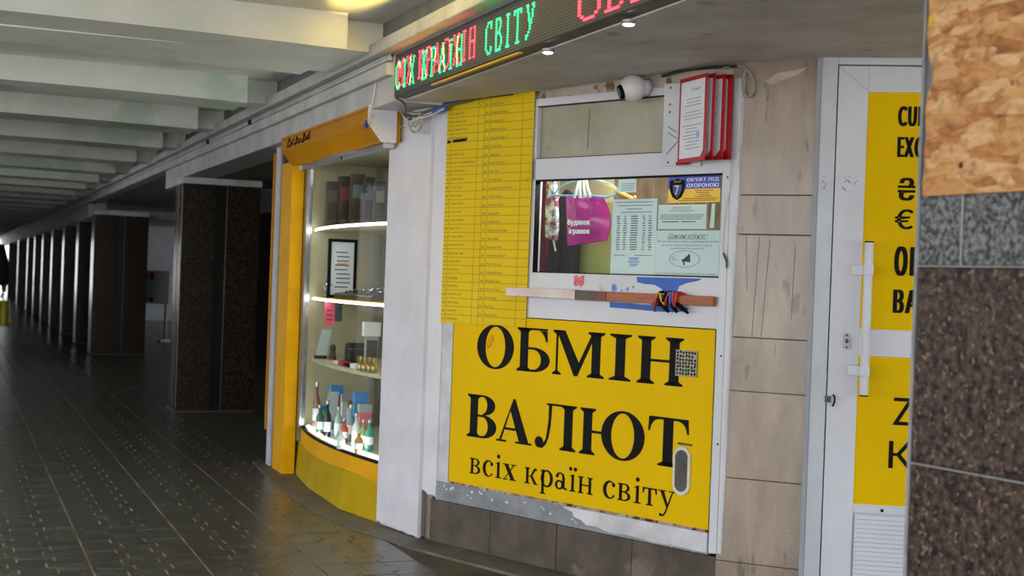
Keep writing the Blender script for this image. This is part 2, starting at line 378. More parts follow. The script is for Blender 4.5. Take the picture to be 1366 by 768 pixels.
# chipboard sheet: material made of overlapping stretched flakes
def osb_mat():
    mt = bpy.data.materials.new('chipboard'); mt.use_nodes = True; nt = mt.node_tree; b = nt.nodes['Principled BSDF']; L = nt.links.new
    tc = nt.nodes.new('ShaderNodeTexCoord'); prev = None
    ramps = [('#a0622c', '#d8a468'), ('#8a5024', '#c68a4e'), ('#b47a42', '#dcb484')]
    for k, (ang, sc, st) in enumerate(((25, 11, 2.6), (75, 14, 3.0), (130, 12, 3.2))):
        mp = nt.nodes.new('ShaderNodeMapping'); mp.inputs['Rotation'].default_value = (0, radians(ang), 0); mp.inputs['Scale'].default_value = (1, 1, st)
        mp.inputs['Location'].default_value = (k * 3.1, 0, k * 1.7); L(tc.outputs['Object'], mp.inputs[0])
        q = nt.nodes.new('ShaderNodeTexNoise'); q.inputs['Scale'].default_value = sc; q.inputs['Detail'].default_value = 9; q.inputs['Roughness'].default_value = .68; q.inputs['Distortion'].default_value = .6; L(mp.outputs[0], q.inputs[0])
        r = nt.nodes.new('ShaderNodeValToRGB'); r.color_ramp.elements[0].position = .36; r.color_ramp.elements[1].position = .64
        r.color_ramp.elements[0].color = lin(ramps[k][0]); r.color_ramp.elements[1].color = lin(ramps[k][1]); L(q.outputs[0], r.inputs[0])
        if prev is None: prev = r.outputs[0]
        else:
            v = nt.nodes.new('ShaderNodeTexVoronoi'); v.inputs['Scale'].default_value = 16; L(mp.outputs[0], v.inputs['Vector'])
            sp = nt.nodes.new('ShaderNodeSeparateColor'); L(v.outputs['Color'], sp.inputs[0])
            gt = nt.nodes.new('ShaderNodeMath'); gt.operation = 'GREATER_THAN'; gt.inputs[1].default_value = .6; L(sp.outputs[1], gt.inputs[0])
            mx = nt.nodes.new('ShaderNodeMix'); mx.data_type = 'RGBA'; L(gt.outputs[0], mx.inputs[0]); L(prev, mx.inputs[6]); L(r.outputs[0], mx.inputs[7]); prev = mx.outputs[2]
    n = nt.nodes.new('ShaderNodeTexNoise'); n.inputs['Scale'].default_value = 45; n.inputs['Detail'].default_value = 6; L(tc.outputs['Object'], n.inputs[0])
    r = nt.nodes.new('ShaderNodeValToRGB'); r.color_ramp.elements[0].position = .36; r.color_ramp.elements[1].position = .44
    r.color_ramp.elements[0].color = (.45, .38, .3, 1); L(n.outputs[0], r.inputs[0])
    mx = nt.nodes.new('ShaderNodeMix'); mx.data_type = 'RGBA'; mx.blend_type = 'MULTIPLY'; mx.inputs[0].default_value = .55
    L(prev, mx.inputs[6]); L(r.outputs[0], mx.inputs[7]); L(mx.outputs[2], b.inputs['Base Color'])
    bp = nt.nodes.new('ShaderNodeBump'); bp.inputs['Strength'].default_value = .35; bp.inputs['Distance'].default_value = .006; L(n.outputs[0], bp.inputs['Height']); L(bp.outputs[0], b.inputs['Normal'])
    b.inputs['Roughness'].default_value = .7
    return mt
osb = MB(PILLAR); edge = [(.018, 1.40), (.63, 1.402), (.63, 2.02), (.012, 2.02)]
zs = [1.98, 1.9, 1.83, 1.77, 1.72, 1.68, 1.655, 1.63, 1.60, 1.575, 1.55, 1.52, 1.49, 1.46, 1.43]; xs = [.014, .02, .013, .018, .013, .022, .03, .036, .022, .017, .019, .024, .017, .022, .016]
edge += list(zip(xs, zs))
osb.prism(edge, -.002, .012)
ob = tag(osb.build('chipboard_panel', osb_mat()), 'orange chipboard sheet with ragged left edge fixed to the near pillar', 'board')
MB(PILLAR).disc(.118, 1.456, .005, .006, .0125, .0135).build('nail_hole', M('hole_dark', '#3a2116', rough=.8), ob)
MB(PILLAR).disc(.026, 1.752, .005, .008, .0125, .0145).build('paint_dab', yellow, ob)

# ---- white painted pier between showcase and booth
wp = thing('white_pier', 'white plastered pier between the lit showcase and the exchange booth', 'pillar', WHITE(.2, -.12, 0), WHITE.rz)
rag = [(.0, .012), (.02, .026), (.05, .018), (.09, .022), (.13, .012), (.17, .018), (.22, .01), (.27, .016), (.31, .008), (.36, .012), (.405, .006)]
MB(WHITE).prism(rag + [(.405, 1.99), (.0, 1.99)], -.02, 0).build('plaster_face', paint, wp, bev=.004)
MB(WHITE).box(.005, .37, -.22, -.02, 0, 1.99).build('core', paint_d, wp)
MB(WHITE).box(.395, .455, -.3, -.045, 0, .235).build('stone_foot', M('foot_stone', '#8d8475', '#776e61', 8, rough=.8, bump=.3), wp)

# ================================================================== EXCHANGE BOOTH FRONT
wb = tag(MB(BOOTH).box(.03, 1.63, -.06, -.03, .2, .29).build('wall_booth', grout), kind='structure')
def bpart(name, s0, s1, z0, z1, d0, d1, mt, bev=.002, parent=wb): return MB(BOOTH).box(s0, s1, d0, d1, z0, z1).build(name, mt, parent, bev=bev)
for a, b in ((.035, .43), (.433, .83), (.833, 1.24), (1.243, 1.665)):
    bpart('plinth_stone', a, b, 0, .196, -.06, random.uniform(-.002, .002), plinth_m, .004)
# sill: grey painted ledge, white paint left on its right part
bpart('sill', .075, 1.615, .198, .283, -.05, .004, M('sill_grey', '#8b8f94', '#73777b', 8, rough=.55, c3='#d8d8dd', s3=28, t3=.66), .003)
MB(BOOTH).prism([(.86, .279), (1.61, .281), (1.61, .206), (1.5, .208), (1.35, .205), (1.22, .213), (1.13, .207), (1.05, .222), (1.0, .219), (.97, .236), (.93, .243), (.92, .262), (.885, .268)], .0035, .0055).build('old_paint', paint_d, wb)
for k in range(16):
    a = random.uniform(.14, .8); zc = random.uniform(.235, .272); r = random.uniform(.003, .009)
    MB(BOOTH).prism([(a + r * random.uniform(.6, 1.5) * cos(t), zc + r * random.uniform(.5, 1) * sin(t)) for t in [q * pi / 3 for q in range(6)]], .0035, .0052).build('paint_fleck', paint, wb)
# rusty strip just under the sign
MB(BOOTH).box(.16, 1.6, -.02, .003, .281, .294).build('rust_strip', M('rust', '#8a5236', '#b8aca2', 22, rough=.9, c3='#3a251b', s3=30, t3=.56), wb)
# frame: left jamb, bands, right stile
MB(BOOTH).prism([(-.03, .232), (.0, .224), (.02, .212), (.05, .214), (.075, .206), (.076, 2.0), (-.06, 2.0), (-.03, 1.0)], -.05, .004).build('jamb', paint, wb, bev=.003)
MB(BOOTH).box(.07, .158, -.05, -.004, .205, 2.0).build('jamb', paint_d, wb)
bpart('rail', .15, 1.625, 1.043, 1.243, -.045, .0, pvc, .002)
bpart('rail', .60, 1.625, 1.637, 1.727, -.045, .0, pvc, .002)
bpart('rail', .60, 1.66, 1.95, 1.983, -.045, .0, pvc, .002)
bpart('mullion', .60, .634, 1.24, 1.95, -.045, .0, pvc, .002)
bpart('grey_panel', .63, 1.63, 1.724, 1.953, -.05, -.022, M('grey_board', '#a9a594', '#98947f', 5, rough=.5, c3='#8a866f', s3=6, t3=.64), .001)
bpart('dark_joint', .63, 1.34, 1.947, 1.951, -.02, .0005, ink, 0)
bpart('dark_joint', .63, 1.34, 1.7255, 1.7285, -.02, .0005, ink, 0)
MB(BOOTH).prism([(.905, 1.758), (.909, 1.758), (.913, 1.9), (.911, 1.934), (.908, 1.9), (.906, 1.82)], -.022, -.0212).build('stain', M('stain', '#716d58', rough=.7), wb)
bpart('head_strip', .6, 1.69, 1.983, 2.05, -.06, -.006, M('dirty_strip', '#c2b8ab', '#a5978a', 9, rough=.7, c3='#6f5646', s3=12, t3=.6), .002)
MB(BOOTH).prism([(1.618, .206), (1.672, .212), (1.692, 1.99), (1.62, 1.99)], -.05, .006).build('stile', pvc, wb, bev=.003)
MB(BOOTH).prism([(1.672, .21), (1.676, .21), (1.70, 1.99), (1.692, 1.99)], -.10, .004).build('stile_return', paint_d, wb)
for z in (.62, 1.32, 1.62, .95): MB(BOOTH).disc(1.645, z, .0035, .004, .006, .009, 8).build('screw', ink, wb)
MB(BOOTH).box(1.66, 1.75, -.16, -.11, 0, .5).build('gap_shade_block', black, wb)  # black block painted in for the dark of the gap beside the stone
# window
win = tag(MB(BOOTH).box(.63, 1.625, -.028, -.024, 1.24, 1.64).build('window_1', glass_m), kind='structure')
for (a, b, c, d) in ((.63, 1.625, 1.24, 1.247), (.63, 1.625, 1.631, 1.639), (.63, .637, 1.247, 1.631), (1.617, 1.625, 1.247, 1.631)):
    MB(BOOTH).box(a, b, -.03, -.002, c, d).build('gasket', black, win)
# inside of the booth
bi = M('booth_inside', '#a59f86', '#938d75', 3, rough=.8)
inn = tag(MB(BOOTH).box(.06, 1.9, -.78, -.74, .0, 2.0).build('wall_booth_back', bi), kind='structure')
MB(BOOTH).box(.06, .08, -.74, -.06, .0, 2.0).build('side_panel', bi, inn)
MB(BOOTH).box(1.84, 1.88, -.74, -.2, .0, 2.0).build('side_panel', bi, inn)
MB(BOOTH).box(.08, 1.84, -.74, -.06, .96, 1.0).build('counter', M('counter_green', '#7f8a5a', rough=.5), inn)
MB(BOOTH).box(.08, 1.84, -.74, -.06, 1.985, 2.0).build('top_panel', bi, inn)

def lamp(name, loc, energy, size, color, rot=(0, 0, 0), parent=None, kind='AREA', **k):
    l = bpy.data.lights.new(name, kind); l.energy = energy; l.color = color
    if kind == 'AREA': l.shape = 'RECTANGLE'; l.size = size[0]; l.size_y = size[1]
    else: l.shadow_soft_size = size
    for a, b in k.items(): setattr(l, a, b)
    o = bpy.data.objects.new(name, l); COL.objects.link(o); o.matrix_world = Matrix.Translation(loc) @ Matrix.Rotation(rot[2], 4, 'Z') @ Matrix.Rotation(rot[1], 4, 'Y') @ Matrix.Rotation(rot[0], 4, 'X')
    return o
# booth ceiling lamp
bl = thing('booth_ceiling_lamp', 'small white lamp inside the booth behind the window', 'lamp', BOOTH(1.0, -.5, 1.96), BOOTH.rz)
MB(BOOTH).box(.85, 1.15, -.62, -.38, 1.97, 2.0).build('housing', pvc, bl)
MB(BOOTH).box(.87, 1.13, -.60, -.40, 1.962, 1.97).build('diffuser', M('lamp_white', '#fff3dc', emit=3), bl)
lamp('booth_lamp_light', BOOTH(1.0, -.5, 1.955), 10.0, (.25, .2), (1, .93, .8), (0, 0, BOOTH.rz))

# ================================================================== DOOR SIDE
ws = tag(MB(STONE).box(-.02, .33, -.12, -.02, 0, 2.06).build('wall_stone', grout), kind='structure')
for z0, z1 in ((.0, .187), (.189, .499), (.501, .824), (.8255, 1.0235), (1.0255, 1.406), (1.409, 1.5525), (1.555, 2.07)):
    MB(STONE).box(-.02, .302, -.02, 0, z0, z1).build('stone_tile', stone_m, ws, bev=.002)
scr = M('scratch', '#6f6258', rough=.7)
for (x0, z0, x1, z1) in ((.10, 1.40, .085, 1.03), (.14, 1.39, .12, 1.03), (.235, 1.37, .23, 1.1), (.05, 1.41, .06, 1.2), (.19, .32, .28, .318)):
    MB(STONE).prism([(x0, z0), (x0 + .0022, z0), (x1 + .0022, z1 - .0015), (x1, z1)], 0, .0006).build('scratch', scr, ws)
MB(STONE).prism([(.10, 1.975), (.15, 2.005), (.21, 2.012), (.255, 2.022), (.235, 2.0), (.19, 1.985), (.15, 1.97), (.125, 1.962)], 0, .001).build('filler_patch', M('filler', '#b8aea4', '#9d9084', 14, rough=.8), ws)
wd = tag(MB(DOOR).box(.93, 3.0, -.12, -.02, 0, 2.08).build('wall_door', stone_m), kind='structure')
MB(DOOR).box(-.01, 1.0, -.3, -.2, 0, 2.08).build('backing', dark, wd)

dr = thing('door_1', None, None, DOOR(.46, 0, 0), DOOR.rz, kind='structure')
MB(DOOR).box(-.012, .004, -.06, .012, 0, 2.068).build('frame_edge', M('frame_grey', '#9a9fa6', '#8b9097', 6, rough=.5), dr)
MB(DOOR).box(.004, .062, -.07, .008, 0, 2.068).build('frame_post', M('frame_white', '#c6cad2', '#b8bcc4', 4, rough=.4, c3='#8e9298', s3=12, t3=.7), dr, bev=.003)
MB(DOOR).box(.87, .93, -.07, .008, 0, 2.068).build('frame_post', pvc, dr, bev=.003)
MB(DOOR).box(.062, .87, -.07, .008, 2.03, 2.068).build('frame_head', pvc, dr, bev=.003)
for a, b, c, d in ((.066, .172, .04, 2.026), (.745, .866, .04, 2.026), (.172, .745, 1.932, 2.026), (.172, .745, .978, 1.076), (.172, .745, .435, .442), (.172, .745, .04, .13)):
    MB(DOOR).box(a, b, -.05, .004, c, d).build('leaf_rail', pvc, dr, bev=.002)
for z0, z1 in ((1.073, 1.935), (.44, .98)):
    MB(DOOR).box(.17, .748, -.04, -.001, z0, z1).build('yellow_panel', yellow, dr)
MB(DOOR).prism([(.07, 2.02), (.0715, 2.0205), (.173, 1.935), (.1715, 1.9335)], .004, .0046).build('mitre_joint', M('joint_grey', '#9b9ca4', rough=.6), dr)
MB(DOOR).box(.172, .745, -.04, -.006, .13, .435).build('vent_back', M('vent_back', '#b9bac4', rough=.5), dr)
MB(DOOR).box(.172, .745, -.006, .001, .412, .435).build('vent_head', pvc, dr)
z = .40
while z > .135:
    MB(DOOR).hexa([(.18, -.006, z - .010), (.738, -.006, z - .010), (.738, .003, z - .012), (.18, .003, z - .012), (.18, -.006, z + .004), (.738, -.006, z + .004), (.738, -.002, z + .002), (.18, -.002, z + .002)]).build('vent_slat', pvc, dr)
    z -= .0165
MB(DOOR).disc(.275, .423, .006, .006, .001, .004, 12).build('vent_screw', black, dr)
# long pull handle
hd = MB(DOOR).tube([(.190, .062, .84), (.190, .062, 1.388)], .0155, 14).build('pull_handle', pvc, dr, smooth=False)
for z in (.836, 1.386): MB(DOOR).tube([(.190, .062, z), (.190, .062, z + .005)], .0162, 14).build('end_cap', black, hd)
for z in (.926, 1.287): MB(DOOR).prism([(.135, .004), (.160, .004), (.203, .05), (.207, .079), (.174, .079), (.165, .05), (.135, .016)], z - .018, z + .018, 'xy').build('bracket', pvc, hd, bev=.002)
lk = MB(DOOR).prism([(.128 + .0125 * cos(t), 1.028 + (.018 if sin(t) > 0 else -.018) + .0125 * sin(t)) for t in [k * pi / 10 for k in range(20)]], .004, .009).build('lock_plate', steel, dr)
for z in (1.008, 1.05): MB(DOOR).disc(.128, z, .0035, .0035, .009, .0105, 8).build('lock_screw', black, lk)
MB(DOOR).disc(.128, 1.03, .0065, .0085, .009, .012, 12).build('cylinder', M('lock_dark', '#4f4f50', rough=.3, metal=.8), lk)
lt = MB(DOOR).box(.058, .078, .004, .016, .805, .828).build('latch', M('latch_metal', '#6c6c6e', '#3b3b3c', 40, rough=.4, metal=.7), dr)
MB(DOOR).tube([(.088, .006, .832), (.092, .02, .826), (.092, .022, .808), (.087, .008, .792)], .0035, 8).build('staple', black, dr)
rs = M('red_scribble', '#8c2b40', rough=.6)
for (cx, n_) in ((.03, 7), (.095, 9), (.12, 5)):
    for k in range(n_):
        a = cx + random.uniform(-.018, .02); zc = 1.60 + random.uniform(-.022, .022); dx = random.uniform(.004, .012); dz = random.uniform(-.012, .012)
        f = .0085 if cx < .06 else .0045
        MB(DOOR).prism([(a, zc), (a + .0025, zc), (a + dx + .0025, zc + dz), (a + dx, zc + dz)], f, f + .0006).build('scribble', rs, dr)
# door lettering
def dtext(body, s0, z0, wd_, ht, **k): return MB(DOOR).text(body, s0, z0, wd_, ht, .0002, **k).build('lettering', black, dr)
def bold(mb, body, s0, z0, wd_, ht, fat=.004, sp_=1.12):     # heavy condensed letters: each drawn a few times with a small shift
    for k in (0, .33, .66, 1): mb.text(body, s0 + fat * k, z0, wd_ - fat, ht, .0002 + k * .0001, spacing=sp_)
    return mb
bold(MB(DOOR), 'CURRENCY', .279, 1.811, .26, .072, .008, 1.3).build('lettering', black, dr)
bold(MB(DOOR), 'EXCHANGE', .281, 1.699, .26, .074, .008, 1.3).build('lettering', black, dr)
bold(MB(DOOR), '₴', .288, 1.543, .062, .083, .006).build('lettering', black, dr)
bold(MB(DOOR), '€', .281, 1.440, .065, .072, .004).build('lettering', black, dr)
bold(MB(DOOR), 'ОБМІН', .285, 1.272, .24, .106, .011, 1.35).build('lettering', black, dr)
bold(MB(DOOR), 'ВАЛЮТ', .286, 1.137, .25, .086, .010, 1.3).build('lettering', black, dr)
bold(MB(DOOR), 'Z', .299, .734, .075, .099, .002).build('lettering', black, dr)
bold(MB(DOOR), 'К', .291, .578, .085, .098, .002).build('lettering', black, dr)

# ================================================================== SERIF LETTERS OF THE BIG SIGN
def stem(mb, x, wd_, y0, y1, d0, d1, ser=.10, h=.05, top=True, bot=True):
    mb.prism([(x, y0), (x + wd_, y0), (x + wd_, y1), (x, y1)], d0, d1)
    if bot: mb.prism([(x - ser, y0), (x + wd_ + ser, y0), (x + wd_ + ser, y0 + h * .7), (x + wd_, y0 + h * 1.9), (x, y0 + h * 1.9), (x - ser, y0 + h * .7)], d0, d1)
    if top: mb.prism([(x - ser, y1), (x - ser, y1 - h * .7), (x, y1 - h * 1.9), (x + wd_, y1 - h * 1.9), (x + wd_ + ser, y1 - h * .7), (x + wd_ + ser, y1)], d0, d1)
class G:
    """glyph recorder: shapes in letter units, later fitted to a box on the sign"""
    def __init__(s): s.ops = []
    def st(s, x, w_, y0=0, y1=1, **k): s.ops.append(('st', x, w_, y0, y1, k)); return s
    def pg(s, *p): s.ops.append(('pg', p)); return s
    def rg(s, *a, **k): s.ops.append(('rg', a, k)); return s
    def draw(s, fr, s0, z0, wd_, ht, W, d0, d1):
        class Fit(MB):
            def P(q, a, b, c): q.v.append(Vector(fr(s0 + a / W * wd_, b, z0 + c * ht))); return len(q.v) - 1
        mb = Fit(fr)
        for o in s.ops:
            if o[0] == 'st': stem(mb, o[1], o[2], o[3], o[4], d0, d1, **o[5])
            elif o[0] == 'pg': mb.prism(list(o[1]), d0, d1)
            else: mb.ring(*o[1], d0, d1, **o[2])
        return mb
T = .25
CAP = {
 'О': (1.22, G().rg(.61, .5, .61, .525, .33, .475)),
 'Б': (1.03, G().st(.10, T).pg((.1, .95), (.93, .95), (.95, .70), (.90, .70), (.86, .80), (.78, .90), (.70, .95), (.1, .95)).pg((0, .955), (.94, .955), (.94, 1), (0, 1)).rg(.52, .28, .51, .28, .24, .225, a0=-90, a1=90, n=20, icx=.52).pg((.3, .51), (.53, .51), (.53, .56), (.3, .56)).pg((.1, 0), (.53, 0), (.53, .055), (.1, .055))),
 'М': (1.58, G().st(.10, .06, ser=.10).st(1.17, T, ser=.12).pg((0, 1), (.36, 1), (.82, .26), (.70, 0), (.66, 0), (.14, .93)).pg((.70, 0), (.66, .06), (1.19, 1), (1.3, 1), (1.24, .90), (.76, 0)).pg((1.17, .95), (1.42, .95), (1.53, 1), (1.17, 1))),
 'І': (.61, G().st(.17, .27, ser=.17)),
 'Н': (1.22, G().st(.11, T, ser=.11).st(.86, T, ser=.11).pg((.3, .475), (.9, .475), (.9, .53), (.3, .53))),
 'В': (1.0, G().st(.10, T).pg((.1, .955), (.55, .955), (.55, 1), (.1, 1)).rg(.52, .765, .40, .235, .14, .19, a0=-90, a1=90, n=18).rg(.52, .27, .46, .27, .18, .22, a0=-90, a1=90, n=18).pg((.3, .49), (.56, .49), (.56, .54), (.3, .54)).pg((.1, 0), (.53, 0), (.53, .05), (.1, .05))),
 'А': (1.14, G().pg((.52, 1), (.58, 1), (1.04, .04), (.74, .04), (.44, .72)).pg((.52, 1), (.475, .83), (.16, .04), (.09, .04), (.49, .93)).pg((.26, .28), (.72, .28), (.70, .335), (.28, .335)).pg((0, 0), (.32, 0), (.32, .045), (0, .045)).pg((.62, 0), (1.14, 0), (1.14, .045), (.62, .045))),
 'Л': (1.23, G().st(.87, T, ser=.11).pg((.34, .955), (1.2, .955), (1.2, 1), (.34, 1)).pg((.40, 1), (.50, 1), (.47, .52), (.42, .25), (.34, .08), (.23, -.01), (.12, -.01), (.12, .04), (.24, .07), (.33, .2), (.37, .4), (.40, .65)).rg(.13, .115, .13, .125, .0, .0)),
 'Ю': (1.82, G().st(.10, T).pg((.3, .475), (.72, .475), (.72, .53), (.3, .53)).rg(1.22, .5, .60, .525, .32, .475)),
 'Т': (1.08, G().st(.41, .26, ser=.13, top=False).pg((.03, .95), (1.05, .95), (1.05, 1), (.03, 1)).pg((.02, 1), (.0, .70), (.045, .70), (.08, .82), (.16, .91), (.28, .955), (.28, 1)).pg((1.06, 1), (1.08, .70), (1.035, .70), (1.0, .82), (.92, .91), (.80, .955), (.80, 1))),
}
t = .19; h = .10
LOW = {   # x-height = 1
 'в': (1.0, G().st(.12, t, 0, 1, ser=.12, h=.05).rg(.5, .76, .32, .24, .15, .17, a0=-90, a1=90, n=14).rg(.5, .27, .40, .27, .2, .19, a0=-90, a1=90, n=14).pg((.12, .93), (.52, .93), (.52, 1), (.12, 1)).pg((.12, 0), (.52, 0), (.52, .07), (.12, .07)).pg((.25, .49), (.52, .49), (.52, .56), (.25, .56))),
 'с': (.92, G().rg(.46, .5, .46, .53, .28, .44, a0=45, a1=325, n=28, icx=.52).rg(.74, .80, .11, .12, 0, 0, n=12)),
 'і': (.52, G().st(.17, t, 0, 1, ser=.16, h=.05, top=False).pg((.0, .9), (.36, 1.04), (.36, .85)).rg(.26, 1.36, .13, .13, 0, 0, n=14)),
 'х': (1.1, G().pg((.12, .97), (.42, .97), (.98, .03), (.68, .03)).pg((.12, .03), (.20, .03), (.94, .97), (.86, .97)).pg((0, .94), (.5, .94), (.5, 1), (0, 1)).pg((.66, .94), (1.08, .94), (1.08, 1), (.66, 1)).pg((.0, 0), (.4, 0), (.4, .06), (0, .06)).pg((.58, 0), (1.1, 0), (1.1, .06), (.58, .06))),
 'к': (1.12, G().st(.13, t, 0, 1, ser=.13, h=.05).pg((.3, .46), (.46, .46), (.70, .90), (.82, 1.0), (.98, .98), (.98, .86), (.84, .84), (.62, .5), (.3, .52)).pg((.44, .52), (.62, .54), (1.0, .05), (1.12, .05), (1.12, 0), (.80, 0))),
 'р': (1.12, G().st(.17, t, -.46, .95, ser=.15, h=.05, top=False).pg((0, .92), (.36, 1.05), (.36, .86)).rg(.58, .5, .48, .53, .28, .43, n=30, icx=.56)),
 'а': (.98, G().pg((.58, .1), (.76, .02), (.98, .02), (.98, .09), (.80, .14), (.77, .2), (.77, .72), (.68, .94), (.45, 1.03), (.2, .98), (.08, .84), (.08, .72), (.2, .68), (.28, .76), (.3, .9), (.44, .95), (.55, .88), (.58, .72)).rg(.36, .27, .34, .29, .17, .19, n=22)),
 'ї': (.60, G().st(.21, t, 0, 1, ser=.16, h=.05, top=False).pg((.04, .9), (.40, 1.04), (.40, .85)).rg(.12, 1.34, .12, .12, 0, 0, n=12).rg(.49, 1.34, .12, .12, 0, 0, n=12)),
 'н': (1.14, G().st(.13, t, 0, 1, ser=.13, h=.05).st(.82, t, 0, 1, ser=.13, h=.05).pg((.3, .46), (.84, .46), (.84, .54), (.3, .54))),
 'т': (.94, G().st(.375, t, 0, 1, ser=.15, h=.05, top=False).pg((.0, .92), (.94, .92), (.94, 1), (0, 1)).pg((0, 1), (0, .66), (.05, .66), (.12, .88), (.2, 1)).pg((.94, 1), (.94, .66), (.89, .66), (.82, .88), (.74, 1))),
 'у': (1.08, G().pg((.12, .97), (.36, .97), (.62, .28), (.56, .05)).pg((.90, .97), (.98, .97), (.52, -.28), (.36, -.46), (.16, -.48), (.08, -.38), (.16, -.30), (.32, -.36), (.44, -.24)).pg((0, .94), (.5, .94), (.5, 1), (0, 1)).pg((.68, .94), (1.08, .94), (1.08, 1), (.68, 1))),
}
sgn = thing('exchange_sign', 'large yellow sign board with black lettering below the booth window', 'sign', BOOTH(.88, 0, .29), BOOTH.rz)
MB(BOOTH).box(.158, 1.612, -.02, .004, .292, 1.046).build('board', yellow, sgn, bev=.002)
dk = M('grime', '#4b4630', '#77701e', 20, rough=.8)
for a in ((.152, .158, .29, 1.048), (1.612, 1.618, .29, 1.048)): MB(BOOTH).box(a[0], a[1], -.02, .002, a[2], a[3]).build('edge_grime_shade', dk, sgn)  # dark strips: edge grime together with a painted shadow gap round the board
MB(BOOTH).box(.158, 1.612, -.02, .002, 1.0455, 1.05).build('edge_grime_shade', black, sgn)
def sg(gl, s0, s1, z0, z1):
    W, g = gl; return g.draw(BOOTH, s0, z0, s1 - s0, z1 - z0, W, .004, .0056).build('letter', black, sgn)
for ch, a, b in (('О', .316, .546), ('Б', .566, .761), ('М', .777, 1.073), ('І', 1.092, 1.206), ('Н', 1.238, 1.467)): sg(CAP[ch], a, b, .82, 1.006)
for ch, a, b in (('В', .268, .459), ('А', .458, .672), ('Л', .691, .925), ('Ю', .945, 1.29), ('Т', 1.306, 1.507)): sg(CAP[ch], a, b, .507, .696)
for word, a, b in (('всіх', .295, .588), ('країн', .638, 1.028), ('світу', 1.083, 1.45)):
    tot = sum(LOW[c][0] for c in word); gap = .10 * (len(word) - 1); k = (b - a) / (tot + gap); x = a
    for c in word: sg(LOW[c], x, x + LOW[c][0] * k, .345, .414); x += (LOW[c][0] + .10) * k
# perforated speaking plate and coin slot in the sign
gp = MB(BOOTH).box(1.434, 1.536, .004, .010, .862, .962).build('speaking_plate', M('plate_grey', '#8d8a76', '#77745f', 20, rough=.4, metal=.3), sgn)
for i in range(7):
    for j in range(7):
        if random.random() < .93: MB(BOOTH).disc(1.444 + i * .0138 + random.uniform(-.002, .002), .872 + j * .0135 + random.uniform(-.002, .002), .0048, .0052, .010, .0108, 8).build('hole', black, gp)
def oval(r, hh, cx=1.481, cz=.50): return [(cx + r * cos(q), cz + (hh if sin(q) > 0 else -hh) + r * sin(q)) for q in [k * pi / 12 for k in range(24)]]
sl = MB(BOOTH).prism(oval(.042, .052), .004, .012).build('slot_frame', M('slot_white', '#d4d2c6', '#bdbaac', 9, rough=.4), sgn, bev=.002)
MB(BOOTH).prism(oval(.030, .050), .012, .0132).build('slot_dark', M('slot_inside', '#2d2c28', '#55534c', 6, rough=.5), sl)
MB(BOOTH).box(1.455, 1.525, .004, .0055, .598, .607).build('smudge', dk, sgn)
sk = M('orange_scribble', '#d98a10', rough=.6)
for k in range(9):
    a0 = k * .8; MB(BOOTH).tube([(.40 + .022 * cos(a0 + q) * (1 - .05 * k), .0062, .935 + .03 * sin((a0 + q) * 1.3)) for q in (0, .7, 1.4, 2.1)], .0012, 4).build('scribble', sk, sgn)

# ---- yellow currency list hanging at the left of the window
lst = thing('currency_list', 'tall yellow sheet ruled into two columns of currency names, left of the window', 'poster', BOOTH(.345, .01, 1.0), BOOTH.rz)
MB(BOOTH).prism([(.074, 1.003), (.616, 1.011), (.622, 2.03), (.071, 2.002)], .008, .0105).build('sheet', yellow2, lst)
ru = MB(BOOTH); NR = 27; top, bot = 2.005, 1.005
for k in range(1, NR): zz = top - (top - bot) * k / NR; ru.box(.073, .618, .0104, .0108, zz - .0008, zz + .0008)
for s in (.103, .276, .318, .352, .553): ru.box(s - .0008, s + .0008, .0104, .0108, 1.006, 2.005 if s < .3 else 2.018)
ru.build('ruled_lines', ink, lst)
codes1 = 'ALL AMD ARS AUD XXX BGN BAM BRL VND GEL DKK HKD EGP ILS INR ISK IDR KZT CAD QAR CNY KRW KGS KWD LBP LYD'.split()
names1 = ['Албанія Лек', 'Вірменія Драм', 'Аргентина Песо', 'Австралія Долар', '', 'Болгарія Лев', 'Боснія і Герцеговина Марка', 'Бразилія Реал', "В'єтнам Донг", 'Грузія Ларі', 'Данія Крона', 'Гонконг Долар', 'Єгипет Фунт', 'Ізраїль Шекель', 'Індія Рупія', 'Ісландія Крона', 'Індонезія Рупія', 'Казахстан Тенге', 'Канада Долар', 'Катар Ріал', 'Китай Юань', 'Корея Вона', 'Киргизстан Сом', 'Кувейт Динар', 'Ліван Фунт', 'Лівія Динар']
codes2 = 'MDL MKD MXN MAD MYR AED OMR PKR PEN RON SAR RSD SGD THB TWD TJS TND TRY TMT UZS HUF PHP HRK CZK CLP SEK'.split()
names2 = ['Молдова Лей', 'Македонія Динар', 'Мексика Песо', 'Марокко Дирхам', 'Малайзія Рингіт', 'ОАЕ Дирхам', 'Оман Ріал', 'Пакистан Рупія', 'Перу Соль', 'Румунія Лей', 'Саудівська Аравія Ріал', 'Сербія Динар', 'Сінгапур Долар', 'Таїланд Бат', 'Тайвань Долар', 'Таджикистан Сомоні', 'Туніс Динар', 'Туреччина Ліра', 'Туркменістан Манат', 'Узбекистан Сум', 'Угорщина Форинт', 'Філіппіни Песо', 'Хорватія Куна', 'Чехія Крона', 'Чилі Песо', 'Швеція Крона']
rh = (top - bot) / NR
def rows(words, s0, wmax, hh, skip):
    mb = MB(BOOTH)
    for k, q in enumerate(words):
        if not q or q == 'XXX': continue
        mb.text(q, s0, top - rh * (k + skip) - rh * .68, min(wmax, len(q) * .0068), hh, .0107)
    return mb
rows(codes1, .078, .022, .0105, 1).build('printed_codes', ink, lst)['kind'] = 'stuff'; rows(names1, .110, .15, .0125, 1).build('printed_names', ink, lst)['kind'] = 'stuff'
rows(codes2, .323, .025, .0105, .25).build('printed_codes', ink, lst)['kind'] = 'stuff'; rows(names2, .358, .16, .0125, .25).build('printed_names', ink, lst)['kind'] = 'stuff'
